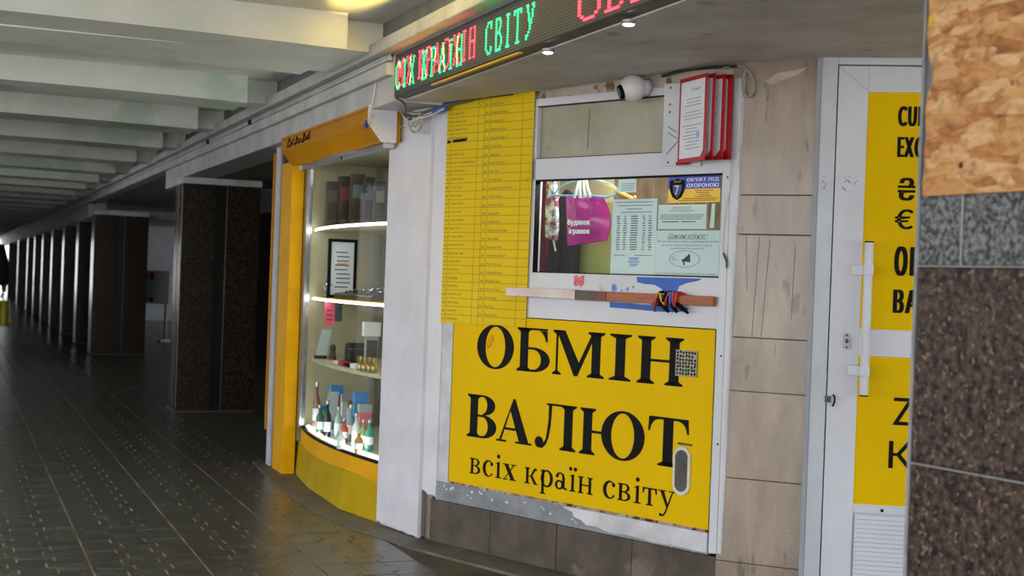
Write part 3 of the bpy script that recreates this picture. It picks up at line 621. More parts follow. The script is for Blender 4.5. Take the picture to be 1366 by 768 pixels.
MB(BOOTH).prism([(.113, 1.818), (.205, 1.823), (.208, 1.835), (.115, 1.831)], .0108, .0114).build('marker_bar', black, lst)
MB(BOOTH).prism([(.077, 1.816), (.098, 1.817), (.098, 1.829), (.077, 1.828)], .0108, .0114).build('marker_bar', black, lst)
MB(BOOTH).tube([(.59, .011, 1.645), (.603, .011, 1.648), (.608, .011, 1.641), (.597, .011, 1.637), (.592, .011, 1.640)], .0008, 4).build('pen_mark', ink, lst)
MB(BOOTH).tube([(.292 + .012 * cos(q), .011, 1.985 + .012 * sin(q)) for q in [k * .5 for k in range(14)]], .0007, 4).build('pen_mark', ink, lst)

# ---- wooden batten across the white rail, with tape and ribbon
bt = thing('wooden_batten', 'wooden batten lying across the white rail under the window, part painted white', 'batten', BOOTH(1.06, .012, 1.135), BOOTH.rz)
MB(BOOTH).hexa([(.508, .011, 1.139), (.915, .011, 1.137), (.915, .032, 1.137), (.508, .032, 1.139), (.508, .011, 1.175), (.915, .011, 1.177), (.915, .032, 1.177), (.508, .032, 1.175)]).build('painted_end', M('batten_white', '#d9d0cd', '#cbb7b2', 9, rough=.5), bt, bev=.003)
MB(BOOTH).hexa([(.915, .011, 1.135), (1.615, .011, 1.135), (1.615, .030, 1.135), (.915, .030, 1.135), (.915, .011, 1.174), (1.615, .011, 1.172), (1.615, .030, 1.172), (.915, .030, 1.174)]).build('bare_wood', M('batten_wood', '#a3561f', '#8c4516', 8, rough=.45, stretch=(1, 1, 8)), bt, bev=.002)
MB(BOOTH).hexa([(.915, .0305, 1.136), (1.035, .0305, 1.136), (1.035, .033, 1.136), (.915, .033, 1.136), (.915, .0305, 1.1755), (1.035, .0305, 1.1745), (1.035, .033, 1.1745), (.915, .033, 1.1755)]).build('dark_tape', M('brown_tape', '#4a3222', '#38251a', 14, rough=.4), bt)
MB(BOOTH).box(1.035, 1.085, .0302, .032, 1.1355, 1.1742).build('worn_patch', M('worn_wood', '#8a3f16', '#6b3012', 20, rough=.5), bt)
rb_c = [red, black, M('ribbon_yellow', '#d9b92c', rough=.5), black, red, black, M('ribbon_blue', '#2b62b8', rough=.5), red]
for k in range(9):
    s = 1.352 + k * .0115 + random.uniform(-.003, .003); tl = random.uniform(-.014, .014)
    MB(BOOTH).tube([(s - tl, .012, 1.128), (s - tl, .036, 1.130), (s, .038, 1.155), (s + tl, .036, 1.179), (s + tl, .012, 1.182)], .0058, 6).build('ribbon', rb_c[k % 8], bt)
for s, e, c in ((1.375, 1.405, black), (1.425, 1.445, black), (1.335, 1.338, M('tail_grey', '#5a5750', rough=.6)), (1.45, 1.50, black)):
    MB(BOOTH).tube([(s, .036, 1.14), ((s + e) / 2, .034, 1.122), (e, .026, 1.104)], [.008, .009, .005], 6).build('ribbon_tail', c, bt)
MB(BOOTH).tube([(1.455, .036, 1.172), (1.475, .034, 1.178), (1.49, .028, 1.176)], [.004, .005, .002], 6).build('ribbon_tail', red, bt)
tp = tag(MB(BOOTH).prism([(1.215, 1.237), (1.54, 1.238), (1.52, 1.229), (1.47, 1.22), (1.43, 1.206), (1.42, 1.18), (1.345, 1.18), (1.35, 1.19), (1.31, 1.208), (1.26, 1.21), (1.22, 1.216)], .0004, .0016).build('blue_tape_patch', blue), 'torn bright blue tape above the batten, right under the window', 'tape')
tp2 = tag(MB(BOOTH).prism([(1.08, 1.132), (1.19, 1.132), (1.25, 1.128), (1.3, 1.13), (1.45, 1.13), (1.485, 1.122), (1.46, 1.110), (1.40, 1.105), (1.32, 1.104), (1.22, 1.108), (1.08, 1.111)], .0004, .0016).build('blue_tape_patch', blue), 'long strip of blue tape showing below the batten', 'tape')
for (cx, cz, r) in ((1.10, 1.192, .017), (1.17, 1.188, .008), (1.14, 1.18, .006), (1.2, 1.196, .006)):
    MB(BOOTH).prism([(cx + r * random.uniform(.6, 1.1) * cos(q), cz + r * random.uniform(.7, 1.2) * sin(q)) for q in [k * pi / 5 for k in range(10)]], .0004, .0012).build('tape_scrap', M('pale_blue', '#6d9bdc', '#3f78c8', 30, rough=.5), tp)
rm = tag(MB(BOOTH).prism([(.878, 1.198), (.89, 1.19), (.905, 1.196), (.918, 1.188), (.935, 1.2), (.936, 1.237), (.92, 1.236), (.905, 1.226), (.895, 1.236), (.878, 1.234)], .0004, .0012).build('red_stamp_mark', M('red_stamp', '#c4485a', '#d98a95', 40, rough=.6)), 'small smeared red mark on the white rail under the window', 'mark')

# ---- papers behind the pane
def sheet(name, label, s0, s1, z0, z1, mt, d=-.031, tilt=0, cat='paper'):
    th = thing(name, label, cat, INB(.03)((s0 + s1) / 2, d, z0), INB(.03).rz)
    MB(INB(.03)).prism([(s0, z0), (s1, z0), (s1 + tilt, z1 + tilt * .3), (s0 + tilt, z1)], d - .0008, d).build('page', mt, th); return th
pa = sheet('rate_sheet', 'paper table of figures with a blue stamp, left of the megaphone notice', 1.075, 1.308, 1.248, 1.549, paper_b, -.0315)
mb = MB(INB(.03))
for r_ in range(15):
    zz = 1.478 - r_ * .0095
    for (a, b) in ((1.10, 1.122), (1.135, 1.155), (1.172, 1.213), (1.235, 1.252), (1.265, 1.287)): mb.box(a + random.uniform(0, .005), b - random.uniform(0, .006), -.0314, -.0311, zz, zz + .0042)
for zz, a, b in ((1.535, 1.09, 1.29), (1.522, 1.1, 1.285), (1.508, 1.15, 1.23), (1.495, 1.12, 1.28), (1.322, 1.09, 1.15), (1.322, 1.20, 1.29)): mb.box(a, b, -.0314, -.0311, zz, zz + .0025)
mb.build('printed_table', ink_l, pa)
stp = MB(INB(.03))
for zz, a, b in ((1.31, 1.17, 1.225), (1.303, 1.175, 1.22), (1.295, 1.165, 1.228), (1.286, 1.175, 1.222), (1.279, 1.18, 1.215)): stp.box(a, b, -.0314, -.031, zz, zz + .0045)
stp.build('blue_stamp', M('stamp_blue', '#5f9fd0', rough=.6), pa)
pb = sheet('notice_slip', 'pale paper slip with three lines under the security sticker', 1.314, 1.55, 1.428, 1.523, paper_b, -.0322)
mb = MB(INB(.03))
mb.text('ІНФОРМАЦІЯ ДЛЯ\nКЛІЄНТІВ ВІДДІЛЕННЯ', 1.37, 1.494, .12, .022, -.0320, align='CENTER')
for k in range(4): mb.box(1.325, 1.54 - k * .004, -.0322, -.0319, 1.483 - k * .006, 1.4852 - k * .006)
mb.box(1.335, 1.42, -.0322, -.0319, 1.455, 1.459); mb.box(1.43, 1.50, -.0322, -.0319, 1.455, 1.459)
mb.build('printed_lines', ink_l, pb)
pc = sheet('megaphone_notice', 'white notice with an underlined heading and a megaphone in an oval', 1.308, 1.618, 1.249, 1.423, paper_b, -.033)
mb = MB(INB(.03)); mb.text('Шановні клієнти !', 1.366, 1.393, .195, .020, -.0327, shear=.35); mb.box(1.366, 1.556, -.0328, -.0325, 1.3895, 1.3912)
mb.text('Під час повітряної тривоги відділення не працює', 1.314, 1.375, .30, .0095, -.0327)
mb.text('На час дії загрози обов’язково пройдіть', 1.335, 1.3605, .245, .0085, -.0327, shear=.3); mb.text('в найближче укриття', 1.38, 1.349, .165, .008, -.0327, shear=.3)
mb.text('Графік роботи відділення змінено, дякуємо за розуміння', 1.314, 1.2515, .29, .007, -.0327)
mb.ring(1.452, 1.312, .0745, .033, .0725, .0315, -.0329, -.0325, n=40)
mb.text('БЕЗ\nСВІТЛА', 1.388, 1.306, .026, .018, -.0327)
mb.prism([(1.438, 1.308), (1.452, 1.315), (1.478, 1.334), (1.482, 1.300), (1.455, 1.302), (1.44, 1.302)], -.0329, -.0325)
mb.prism([(1.445, 1.303), (1.453, 1.302), (1.456, 1.288), (1.449, 1.288)], -.0329, -.0325)
mb.build('printed_text', M('print_dark', '#33383c', rough=.7), pc)
pd = sheet('small_note', 'small white note at the top of the window beside a hanger', 1.085, 1.18, 1.578, 1.631, paper_b, -.05, .0)
mb = MB(INB(.03)); [mb.box(1.105, 1.17, -.0499, -.0495, 1.585 + k * .009, 1.587 + k * .009) for k in range(4)]; mb.build('printed_lines', ink_l, pd)
pe = tag(MB(INB(.03)).prism([(1.567, 1.432), (1.588, 1.432), (1.59, 1.525), (1.574, 1.525), (1.571, 1.47)], -.034, -.033).build('paper_strip', paper_b), 'narrow vertical white paper strip right of the notice slip', 'paper')
ss = thing('security_sticker', 'blue and yellow security sticker with a black shield, in the top window corner', 'sticker', INB(.03)(1.493, -.03, 1.53), INB(.03).rz)
MB(INB(.03)).box(1.367, 1.619, -.0235, -.0225, 1.583, 1.631).build('blue_half', M('sticker_blue', '#2a3fae', rough=.4), ss)
MB(INB(.03)).box(1.367, 1.619, -.0235, -.0225, 1.530, 1.583).build('yellow_half', M('sticker_yellow', '#f2c200', rough=.4), ss)
sh = MB(INB(.03)).prism([(1.377, 1.618), (1.396, 1.618), (1.413, 1.625), (1.43, 1.618), (1.449, 1.618), (1.451, 1.60), (1.448, 1.575), (1.435, 1.552), (1.413, 1.540), (1.391, 1.552), (1.378, 1.575), (1.375, 1.60)], -.0225, -.0215).build('shield', black, ss)
MB(INB(.03)).prism([(1.391, 1.600), (1.437, 1.600), (1.433, 1.572), (1.413, 1.548), (1.393, 1.572)], -.0215, -.0211).build('shield_field', M('shield_blue', '#20286e', rough=.4), sh)
MB(INB(.03)).text('7', 1.401, 1.560, .022, .037, -.0208).build('figure', M('pale_fig', '#c5ccef', rough=.5), sh)
MB(INB(.03)).text('ОХОР', 1.395, 1.608, .036, .008, -.0212).build('arc_text', M('gold_fig', '#d8b020', rough=.5), sh)
wt = M('white_letters', '#eef0fa', rough=.5)
bold(MB(lambda a, d, z: INB(.03)(a, d - .0222, z)), "ОБ'ЄКТ ПІД", 1.459, 1.609, .152, .0155, .0015).build('lettering', wt, ss)
bold(MB(lambda a, d, z: INB(.03)(a, d - .0222, z)), 'ОХОРОНОЮ', 1.458, 1.588, .154, .0155, .0015).build('lettering', wt, ss)
mb = MB(INB(.03))
for zz, a, b in ((1.574, 1.50, 1.585), (1.566, 1.505, 1.57), (1.558, 1.52, 1.57), (1.551, 1.50, 1.585), (1.544, 1.44, 1.61), (1.537, 1.42, 1.60)): mb.box(a, b, -.0226, -.0222, zz, zz + .0028)
mb.build('small_print', M('brown_print', '#7a5a10', rough=.6), ss)

# ---- things hanging inside the booth window
hg = thing('blue_hanger', 'light blue plastic clothes hanger behind the pane, above the pink bag', 'hanger', INB(0.10)(.9, -.09, 1.55), BOOTH.rz)
MB(INB(0.10)).tube([(.71, -.10, 1.572), (.74, -.10, 1.578), (.82, -.10, 1.576), (.96, -.10, 1.572), (1.05, -.10, 1.565), (1.09, -.10, 1.575), (1.10, -.10, 1.598), (1.07, -.10, 1.617), (.95, -.10, 1.645)], .004, 8).build('bar', M('hanger_blue', '#6fb4d8', rough=.35), hg)
MB(INB(0.10)).tube([(.74, -.10, 1.578), (.765, -.10, 1.605), (.80, -.10, 1.622), (.9, -.10, 1.645)], .004, 8).build('hook_arm', MATS['hanger_blue'], hg)
yh = tag(MB(INB(0.16)).tube([(.97, -.16, 1.66), (1.05, -.16, 1.622), (1.13, -.16, 1.585), (1.19, -.16, 1.562), (1.205, -.16, 1.57)], .007, 8).build('yellow_hanger', M('hanger_yellow', '#e0a81c', rough=.35)), 'yellow plastic hanger arm slanting behind the small note', 'hanger')
bag = thing('pink_bag', 'pink plastic carrier bag with white lettering hanging behind the pane', 'bag', INB(0.12)(.94, -.15, 1.36), BOOTH.rz)
pm = M('pink_plastic', '#c8309a', '#a81c82', 9, rough=.16, bump=.5, bscale=14)
bmsh = MB(INB(0.12)); NX, NZ = 14, 12; idx = {}
for side in (0, 1):
    for i in range(NX + 1):
        for j in range(NZ + 1):
            u, v = i / NX, j / NZ
            s0 = .835 - .02 * v; s1 = 1.055 + .03 * sin(v * pi) - .03 * v; s = s0 + (s1 - s0) * u; z = 1.362 + .025 * u + (1.575 - 1.362 - .03 * u) * v
            bulge = .045 * sin(u * pi) ** .6 * sin(min(1, v * 1.05) * pi * .9 + .25) + .020 * sin(u * 15 + v * 2.5) * v ** 1.2 * sin(u * pi)
            idx[side, i, j] = bmsh.P(s, -.12 + (max(bulge, .002) if side == 0 else -max(bulge, .002)), z)
    for i in range(NX):
        for j in range(NZ): bmsh.f.append((idx[side, i, j], idx[side, i + 1, j], idx[side, i + 1, j + 1], idx[side, i, j + 1]))
bmsh.build('sack', pm, bag, smooth=True)
for (a, b) in ((.885, .90), (.915, .908), (.945, .925), (.975, .94)):
    MB(INB(0.12)).tube([(a, -.10, 1.565), ((a + b) / 2, -.10, 1.60), (b, -.105, 1.645)], [.007, .006, .004], 8).build('handle', M('handle_white', '#d9e2e2', rough=.4), bag)
wl = M('bag_letters', '#f4ecf2', rough=.4)
fb = lambda a, d, z: INB(0.12)(a, d - .066 , z)
bold(MB(fb), 'будинок', .878, 1.442, .13, .03, .004).build('lettering', wl, bag); bold(MB(fb), 'іграшок', .888, 1.405, .12, .03, .004).build('lettering', wl, bag)
cu = MB(INB(0.16)); n = 26
for k in range(n):
    a, b = .60 + .12 * k / n, .60 + .12 * (k + 1) / n
    d0, d1 = -.16 + .012 * sin(k * 1.4), -.16 + .012 * sin((k + 1) * 1.4)
    cu.hexa([(a, d0 - .004, 1.0), (b, d1 - .004, 1.0), (b, d1, 1.0), (a, d0, 1.0), (a, d0 - .004, 1.66), (b, d1 - .004, 1.66), (b, d1, 1.66), (a, d0, 1.66)])
tag(cu.build('maroon_curtain', M('maroon_cloth', '#7a1c38', '#4d1024', 9, rough=.8)), 'dark maroon curtain at the left edge inside the booth window', 'curtain')
cu = MB(INB(0.36)); n = 60
for k in range(n):
    a, b = 1.10 + .62 * k / n, 1.10 + .62 * (k + 1) / n
    d0, d1 = -.36 + .02 * sin(k * .9), -.36 + .02 * sin((k + 1) * .9)
    cu.hexa([(a, d0 - .004, 1.0), (b, d1 - .004, 1.0), (b, d1, 1.0), (a, d0, 1.0), (a, d0 - .004, 1.75), (b, d1 - .004, 1.75), (b, d1, 1.75), (a, d0, 1.75)])
tag(cu.build('beige_curtain', M('beige_cloth', '#8f7f68', '#6f614e', 6, rough=.8)), 'grey beige curtain behind the papers in the window', 'curtain')
fp = thing('floral_bag', 'shiny flowered plastic bag hanging beside the maroon curtain', 'bag', INB(0.13)(.74, -.13, 1.38), BOOTH.rz)
MB(INB(0.13)).prism([(.705, 1.40), (.77, 1.38), (.775, 1.45), (.765, 1.55), (.75, 1.64), (.705, 1.65), (.70, 1.55)], -.14, -.118).build('sack', M('flower_plastic', '#c9dde0', '#7b2a54', 26, rough=.25, lo=.42, hi=.58, c3='#3d6f9a', s3=34, t3=.6, bump=.4), fp, bev=.006)
MB(INB(0.13)).tube([(.715, -.125, 1.64), (.725, -.125, 1.67)], .004, 6).build('strap', MATS['hanger_blue'], fp)
jk = thing('dark_jacket', 'dark garment hanging between the flowered bag and the pink bag', 'clothes', INB(0.20)(.8, -.2, 1.1), BOOTH.rz)
MB(INB(0.20)).prism([(.73, 1.0), (.86, 1.0), (.865, 1.30), (.87, 1.48), (.85, 1.60), (.80, 1.62), (.76, 1.58), (.735, 1.42)], -.26, -.2).build('body', M('dark_cloth', '#241a2a', '#120f14', 12, rough=.85), jk, bev=.02)
MB(INB(0.20)).prism([(.70, 1.15), (.76, 1.12), (.80, 1.28), (.79, 1.39), (.74, 1.41), (.70, 1.40)], -.2, -.165).build('sleeve', M('navy_cloth', '#101624', rough=.8), jk, bev=.012)
MB(INB(0.20)).tube([(.765, -.16, 1.40), (.782, -.16, 1.395), (.80, -.16, 1.34)], .004, 6).build('white_piping', M('piping', '#cfd4d4', rough=.5), jk)
cb = thing('green_cabinet', 'olive green cabinet below the pink bag inside the booth', 'cabinet', INB(0.30)(.97, -.45, 1.0), BOOTH.rz)
MB(INB(0.30)).box(.80, 1.12, -.62, -.30, 1.0, 1.56).build('body', M('olive', '#97a05c', '#878f50', 4, rough=.5), cb, bev=.004)
MB(INB(0.30)).box(.81, 1.11, -.30, -.29, 1.01, 1.55).build('door', M('olive2', '#a3ab66', '#949c58', 4, rough=.45), cb, bev=.004)

# ---- dome camera under the soffit
dc = thing('dome_camera', 'white dome security camera under the soffit above the grey panel', 'camera', BOOTH(1.205, .05, 1.93), BOOTH.rz)
def ball(fr, s, d, z, r, sx=1, sd=1, sz=1, n=18, a0=-90, a1=90):
    mb = MB(fr); rings = []
    for i in range(n // 2 + 1):
        t_ = radians(a0 + (a1 - a0) * i / (n // 2)); rings.append([mb.P(s + r * sx * cos(t_) * cos(2 * pi * k / n), d + r * sd * cos(t_) * sin(2 * pi * k / n), z + r * sz * sin(t_)) for k in range(n)])
    for a, b in zip(rings, rings[1:]):
        for k in range(n): mb.f.append((a[k], a[(k + 1) % n], b[(k + 1) % n], b[k]))
    return mb
cx, cdp, cz = 1.21, .06, 1.978
MB(BOOTH).tube([(cx + .02, .0, cz + .008), (cx + .018, .02, cz + .006), (cx + .012, .038, cz + .004)], [.036, .036, .03], 24).build('mount', pvc, dc, smooth=True)
ball(BOOTH, cx, cdp, cz, .054).build('ball', M('camera_white', '#dcdbe0', '#cfced3', 5, rough=.3), dc, smooth=True)
ld = Vector((-.55, .75, -.35)).normalized()
p0 = Vector((cx, cdp, cz)) + ld * .045; p1 = Vector((cx, cdp, cz)) + ld * .058
le = MB(BOOTH).tube([tuple(p0), tuple(p1)], [.030, .027], 20).build('lens_ring', black, dc)
MB(BOOTH).tube([tuple(p1), tuple(p1 + ld * .002)], [.02, .018], 20).build('lens', M('lens_grey', '#4e4e50', rough=.1, metal=.4), le)

# ---- document holder: white plate with five red framed leaves fanned out
dh = thing('document_holder', 'wall document holder with red framed leaves fanned out beside the grey panel', 'holder', BOOTH(1.42, .01, 1.67), BOOTH.rz)
MB(BOOTH).prism([(1.330, 1.672), (1.52, 1.664), (1.52, 1.988), (1.330, 1.993)], .006, .012).build('back_plate', M('plate_white', '#c9ccd0', '#bcbfc4', 4, rough=.4), dh, bev=.002)
for z in (1.685, 1.975, 1.91, 1.88): MB(BOOTH).disc(1.362, z, .004, .005, .012, .0135, 8).build('bolt', M('bolt_dark', '#45464a', rough=.4), dh)
for (x0, z0, x1, z1) in ((1.352, 1.715, 1.412, 1.77), (1.357, 1.80, 1.412, 1.772), (1.355, 1.825, 1.40, 1.80)):
    MB(BOOTH).tube([(x0, .013, z0), (x1, .013, z1)], .0012, 5).build('pen_scratch', ink, dh)
def leaf(base, ang, ln, z0, z1, text_rows):
    a = radians(ang); o = Vector(BOOTH(base, .022, 0)); th = BOOTH.a
    ux = Vector(BOOTH(1, 0, 0)) - Vector(BOOTH(0, 0, 0)); ud = Vector(BOOTH(0, 1, 0)) - Vector(BOOTH(0, 0, 0))
    e = ux * cos(a) + ud * sin(a); nrm = -ux * sin(a) + ud * cos(a)
    fr = lambda s, d, z: tuple(o + e * s + nrm * d + Vector((0, 0, z)))
    f = .015; c = .022
    mb = MB(fr)
    mb.box(0, f * .7, -.002, .002, z0, z1); mb.box(ln - f, ln, -.002, .002, z0, z1); mb.box(0, ln, -.002, .002, z0, z0 + f); mb.box(0, ln, -.002, .002, z1 - f, z1)
    mb.prism([(ln - f, z0 + f), (ln - f - c, z0 + f), (ln - f, z0 + f + c)], -.002, .002)
    lf = mb.build('red_leaf_frame', red, dh)
    MB(fr).box(f * .5, ln - f * .5, -.001, .0011, z0 + f * .5, z1 - f * .5).build('page', paper, lf)
    if text_rows:
        tx = MB(fr)
        tx.text('Ліцензія', ln * .42, z1 - .055, ln * .34, .012, .0013)
        for k in range(16):
            if k in (3, 7): continue
            zz = z1 - .085 - k * .0125
            a0 = ln * random.uniform(.12, .3); tx.box(a0, ln * random.uniform(.6, .85), .0012, .0014, zz, zz + .002)
        tx.build('printed_text', ink_l, lf)
        MB(fr).disc(ln * .72, z0 + .10, .014, .018, .0012, .0015).build('round_stamp', M('stamp_violet', '#a9b4d8', rough=.6), lf)
leaf(1.418, 24, .215, 1.678, 2.0, True)
leaf(1.430, 18, .215, 1.680, 2.0, False)
leaf(1.447, 10, .215, 1.682, 1.998, True)
leaf(1.458, 5, .215, 1.684, 1.998, False)
leaf(1.462, 1, .205, 1.684, 1.998, False)
for k in range(6): MB(BOOTH).tube([(1.415 + k * .012, .02, 1.672), (1.415 + k * .012, .026, 1.682)], .004, 6).build('pivot', red, dh)

# ================================================================== LED SIGN
FONT = {
 'В': ['####..', '#...#.', '#...#.', '#...#.', '#..#..', '####..', '#...#.', '#....#', '#....#', '#....#', '#...#.', '#####.'],
 'С': ['..####', '.#...#', '#....#', '#.....', '#.....', '#.....', '#.....', '#.....', '#.....', '#....#', '.#...#', '..###.'],
 'І': ['###', '.#.', '.#.', '.#.', '.#.', '.#.', '.#.', '.#.', '.#.', '.#.', '.#.', '###'],
 'Ї': ['#.#', '...', '###', '.#.', '.#.', '.#.', '.#.', '.#.', '.#.', '.#.', '.#.', '###'],
 'Х': ['##...##', '.#...#.', '.#...#.', '..#.#..', '..#.#..', '...#...', '...#...', '..#.#..', '..#.#..', '.#...#.', '.#...#.', '##...##'],
 'К': ['###.##', '.#..#.', '.#.#..', '.#.#..', '.##...', '.##...', '.#.#..', '.#.#..', '.#..#.', '.#..#.', '.#...#', '###.##'],
 'Р': ['#####.', '.#...#', '.#...#', '.#...#', '.#...#', '.####.', '.#....', '.#....', '.#....', '.#....', '.#....', '###...'],
 'А': ['...#...', '...#...', '..#.#..', '..#.#..', '..#.#..', '.#...#.', '.#...#.', '.#####.', '.#...#.', '#.....#', '#.....#', '##...##'],
 'Н': ['##..##', '#....#', '#....#', '#....#', '#....#', '######', '#....#', '#....#', '#....#', '#....#', '#....#', '##..##'],
 'Т': ['#######', '#..#..#', '...#...', '...#...', '...#...', '...#...', '...#...', '...#...', '...#...', '...#...', '...#...', '..###..'],
 'У': ['##...##', '.#....#', '.#...#.', '..#..#.', '..#..#.', '..#.#..', '...##..', '...#...', '...#...', '..#....', '##.....', '#......'],
 'О': ['..####..', '.#....#.', '#......#', '#......#', '#......#', '#......#', '#......#', '#......#', '#......#', '#......#', '.#....#.', '..####..'],
 'Б': ['######.', '.#...#.', '.#.....', '.#.....', '.#.....', '.####..', '.#...#.', '.#....#', '.#....#', '.#....#', '.#...#.', '#####..'],
 'М': ['##.....##', '.##...##.', '.##...##.', '.#.#.#.#.', '.#.#.#.#.', '.#.#.#.#.', '.#..#..#.', '.#..#..#.', '.#.....#.', '.#.....#.', '.#.....#.', '###...###'],
}
led = thing('led_sign', 'long black running text display with red and green letters above the booth', 'led sign', LED(1.7, -.04, 2.0), LED.rz)
MB(LED).box(0, 3.42, -.06, .03, 2.0, 2.185).build('housing', M('led_housing', '#1c1d1e', rough=.5), led, bev=.003)
def led_face():
    mt = bpy.data.materials.new('led_face'); mt.use_nodes = True; nt = mt.node_tree; b = nt.nodes['Principled BSDF']; L = nt.links.new
    g = nt.nodes.new('ShaderNodeNewGeometry'); sp = nt.nodes.new('ShaderNodeSeparateXYZ'); L(g.outputs['Position'], sp.inputs[0])
    outs = []
    for ax in ('Y', 'Z'):
        mu = nt.nodes.new('ShaderNodeMath'); mu.operation = 'MULTIPLY'; mu.inputs[1].default_value = 2 * pi / .01; L(sp.outputs[ax], mu.inputs[0])
        sn = nt.nodes.new('ShaderNodeMath'); sn.operation = 'COSINE'; L(mu.outputs[0], sn.inputs[0]); outs.append(sn)
    ad = nt.nodes.new('ShaderNodeMath'); ad.operation = 'ADD'; L(outs[0].outputs[0], ad.inputs[0]); L(outs[1].outputs[0], ad.inputs[1])
    r = nt.nodes.new('ShaderNodeValToRGB'); r.color_ramp.elements[0].position = .2; r.color_ramp.elements[1].position = .8
    r.color_ramp.elements[0].color = lin('#2c2d30'); r.color_ramp.elements[1].color = lin('#5d5e62'); L(ad.outputs[0], r.inputs[0]); L(r.outputs[0], b.inputs['Base Color'])
    b.inputs['Roughness'].default_value = .6; return mt
MB(LED).box(.006, 3.414, .0295, .0305, 2.004, 2.181).build('screen', led_face(), led)
EM = {'r': M('led_red', '#ff1e2a', emit=4), 'g': M('led_green', '#0bff62', emit=2.4), 'y': M('led_amber', '#ffb63a', emit=3.0)}
PITCH = .0102
def dots(text, c0, row0, stretch=1, gap=2):
    cellset = []; c = c0
    for ch in text:
        if ch == ' ': c += 5 * stretch; continue
        g = FONT[ch]; cells_ = set()
        for r_, line in enumerate(g):
            for q, px in enumerate(line):
                if px == '#':
                    for e in range(stretch): cells_.add((c + q * stretch + e, row0 - r_))
        cellset.append(cells_); c += len(g[0]) * stretch + gap
    return cellset
def emit_letter(cells_, col):
    by = {}
    for p in cells_: by.setdefault(col(p), []).append(p)
    for k, ps in by.items():
        mb = MB(LED)
        for (c, r_) in ps:
            s, z = .012 + c * PITCH, 2.012 + r_ * PITCH
            if s < .008 or s > 3.4 or z > 2.176: continue
            mb.disc(s, z, .0041, .0041, .0305, .0325, 6)
        if mb.v: mb.build('lit_letter', EM[k], led)
green = dots('СІХ КРАЇН', 1, 13, 1, 5); redl = dots('МХ КРАДХІН'.replace('Д', 'О'), 3, 14, 1, 4)
G_all = set().union(*green); R_all = set().union(*redl)
R_all = {p for p in R_all if p[0] < 105}
for c in green: emit_letter(c, lambda p: 'y' if p in R_all else 'g')
for c in redl: emit_letter({p for p in c if p not in G_all and p[0] < 105}, lambda p: 'r')
for o in led.children_recursive:
    if o.name.startswith('lit_letter'): o['kind'] = 'stuff'        # crossing letters: loose lit dots
for c in dots('СВІТУ', 110, 13, 1, 4): emit_letter(c, lambda p: 'g')
for c in dots('ОБМІН', 190, 12, 2, 3): emit_letter(c, lambda p: 'r')
MB(LED).box(.5, 1.45, .012, .028, 1.994, 1.9995).build('yellow_edge', M('edge_yellow', '#c9a800', rough=.5), led)
for k, (s, lab) in enumerate(((1.62, 'small round downlight under the display near the green letters'), (2.22, 'small round downlight under the display near the red letters'))):
    sp = thing('downlight', lab, 'lamp', LED(s, -.01, 1.97), LED.rz, 'downlights under the display')
    o = MB().lathe(*LED(s, -.01, 0)[:2], [(.018, 0), (.022, .004), (.022, .012)], 18, 1.976).build('ring', steel, sp)
    MB().lathe(*LED(s, -.01, 0)[:2], [(.006, 0), (.016, .003), (.017, .006)], 18, 1.971).build('bulb', M('downlight_white', '#eef4ff', emit=9), sp)

# ---- cables
def wire(name, label, pts, r, mt):
    # smooth the path
    P = [Vector(p) for p in pts]; out = []
    for i in range(len(P) - 1):
        p0, p1, p2, p3 = P[max(i - 1, 0)], P[i], P[i + 1], P[min(i + 2, len(P) - 1)]
        for k in range(6):
            q = k / 6; out.append(.5 * ((2 * p1) + (p2 - p0) * q + (2 * p0 - 5 * p1 + 4 * p2 - p3) * q * q + (3 * p1 - p0 - 3 * p2 + p3) * q ** 3))
    out.append(P[-1]); mb = MB(); mb.tube([tuple(p) for p in out], r, 6); return tag(mb.build(name, mt, smooth=True), label, 'cable')
W_ = lambda s, z, d=.03: WHITE(s, d, z)
B_ = lambda s, z, d=.03: BOOTH(s, d, z)
wire('white_cable', 'white cable looping lowest under the left end of the display', [W_(.2, 1.985), W_(.26, 1.93, .05), W_(.30, 1.885, .05), W_(.36, 1.875, .05), W_(.40, 1.90, .05), W_(.39, 1.94, .05), W_(.34, 1.93, .05), W_(.31, 1.90, .05)], .0045, cable_w)
wire('white_cable', 'white cable running from the display loop to the yellow list', [W_(.22, 1.98), W_(.32, 1.94, .05), W_(.40, 1.93, .05), B_(.05, 1.965, .04), B_(.12, 1.99, .03)], .0045, cable_w)
wire('white_cable', 'white cable in the knot right of the display corner', [W_(.25, 1.975), W_(.34, 1.955, .06), B_(.0, 1.955, .05), B_(.06, 1.985, .05), B_(.1, 1.998, .04)], .004, cable_w)
wire('grey_cable', 'grey cable strand crossing behind the blue connectors', [W_(.15, 1.98), W_(.3, 1.965, .04), B_(.02, 1.975, .04), B_(.2, 2.0, .03), B_(.35, 2.008, .03)], .005, M('cable_grey', '#8d8a82', rough=.5))
wire('black_cable', 'black cable hanging in a curve from the display end', [LED(.01, .02, 2.05), LED(.0, .02, 2.0), LED(.06, .0, 1.965), W_(.2, 1.945, .02), W_(.28, 1.955, .02)], .004, cable_k)
wire('black_cable', 'black cable lying along the soffit above the list', [B_(.02, 1.985, .05), B_(.14, 1.995, .04), B_(.3, 2.004, .03), B_(.5, 2.01, .02)], .0045, cable_k)
wire('white_cable', 'white cable strand making the upper loop behind the display corner', [W_(.16, 1.985), W_(.24, 1.955, .06), W_(.33, 1.915, .07), W_(.38, 1.925, .07), B_(.02, 1.945, .06), B_(.09, 1.97, .05)], .0045, cable_w)
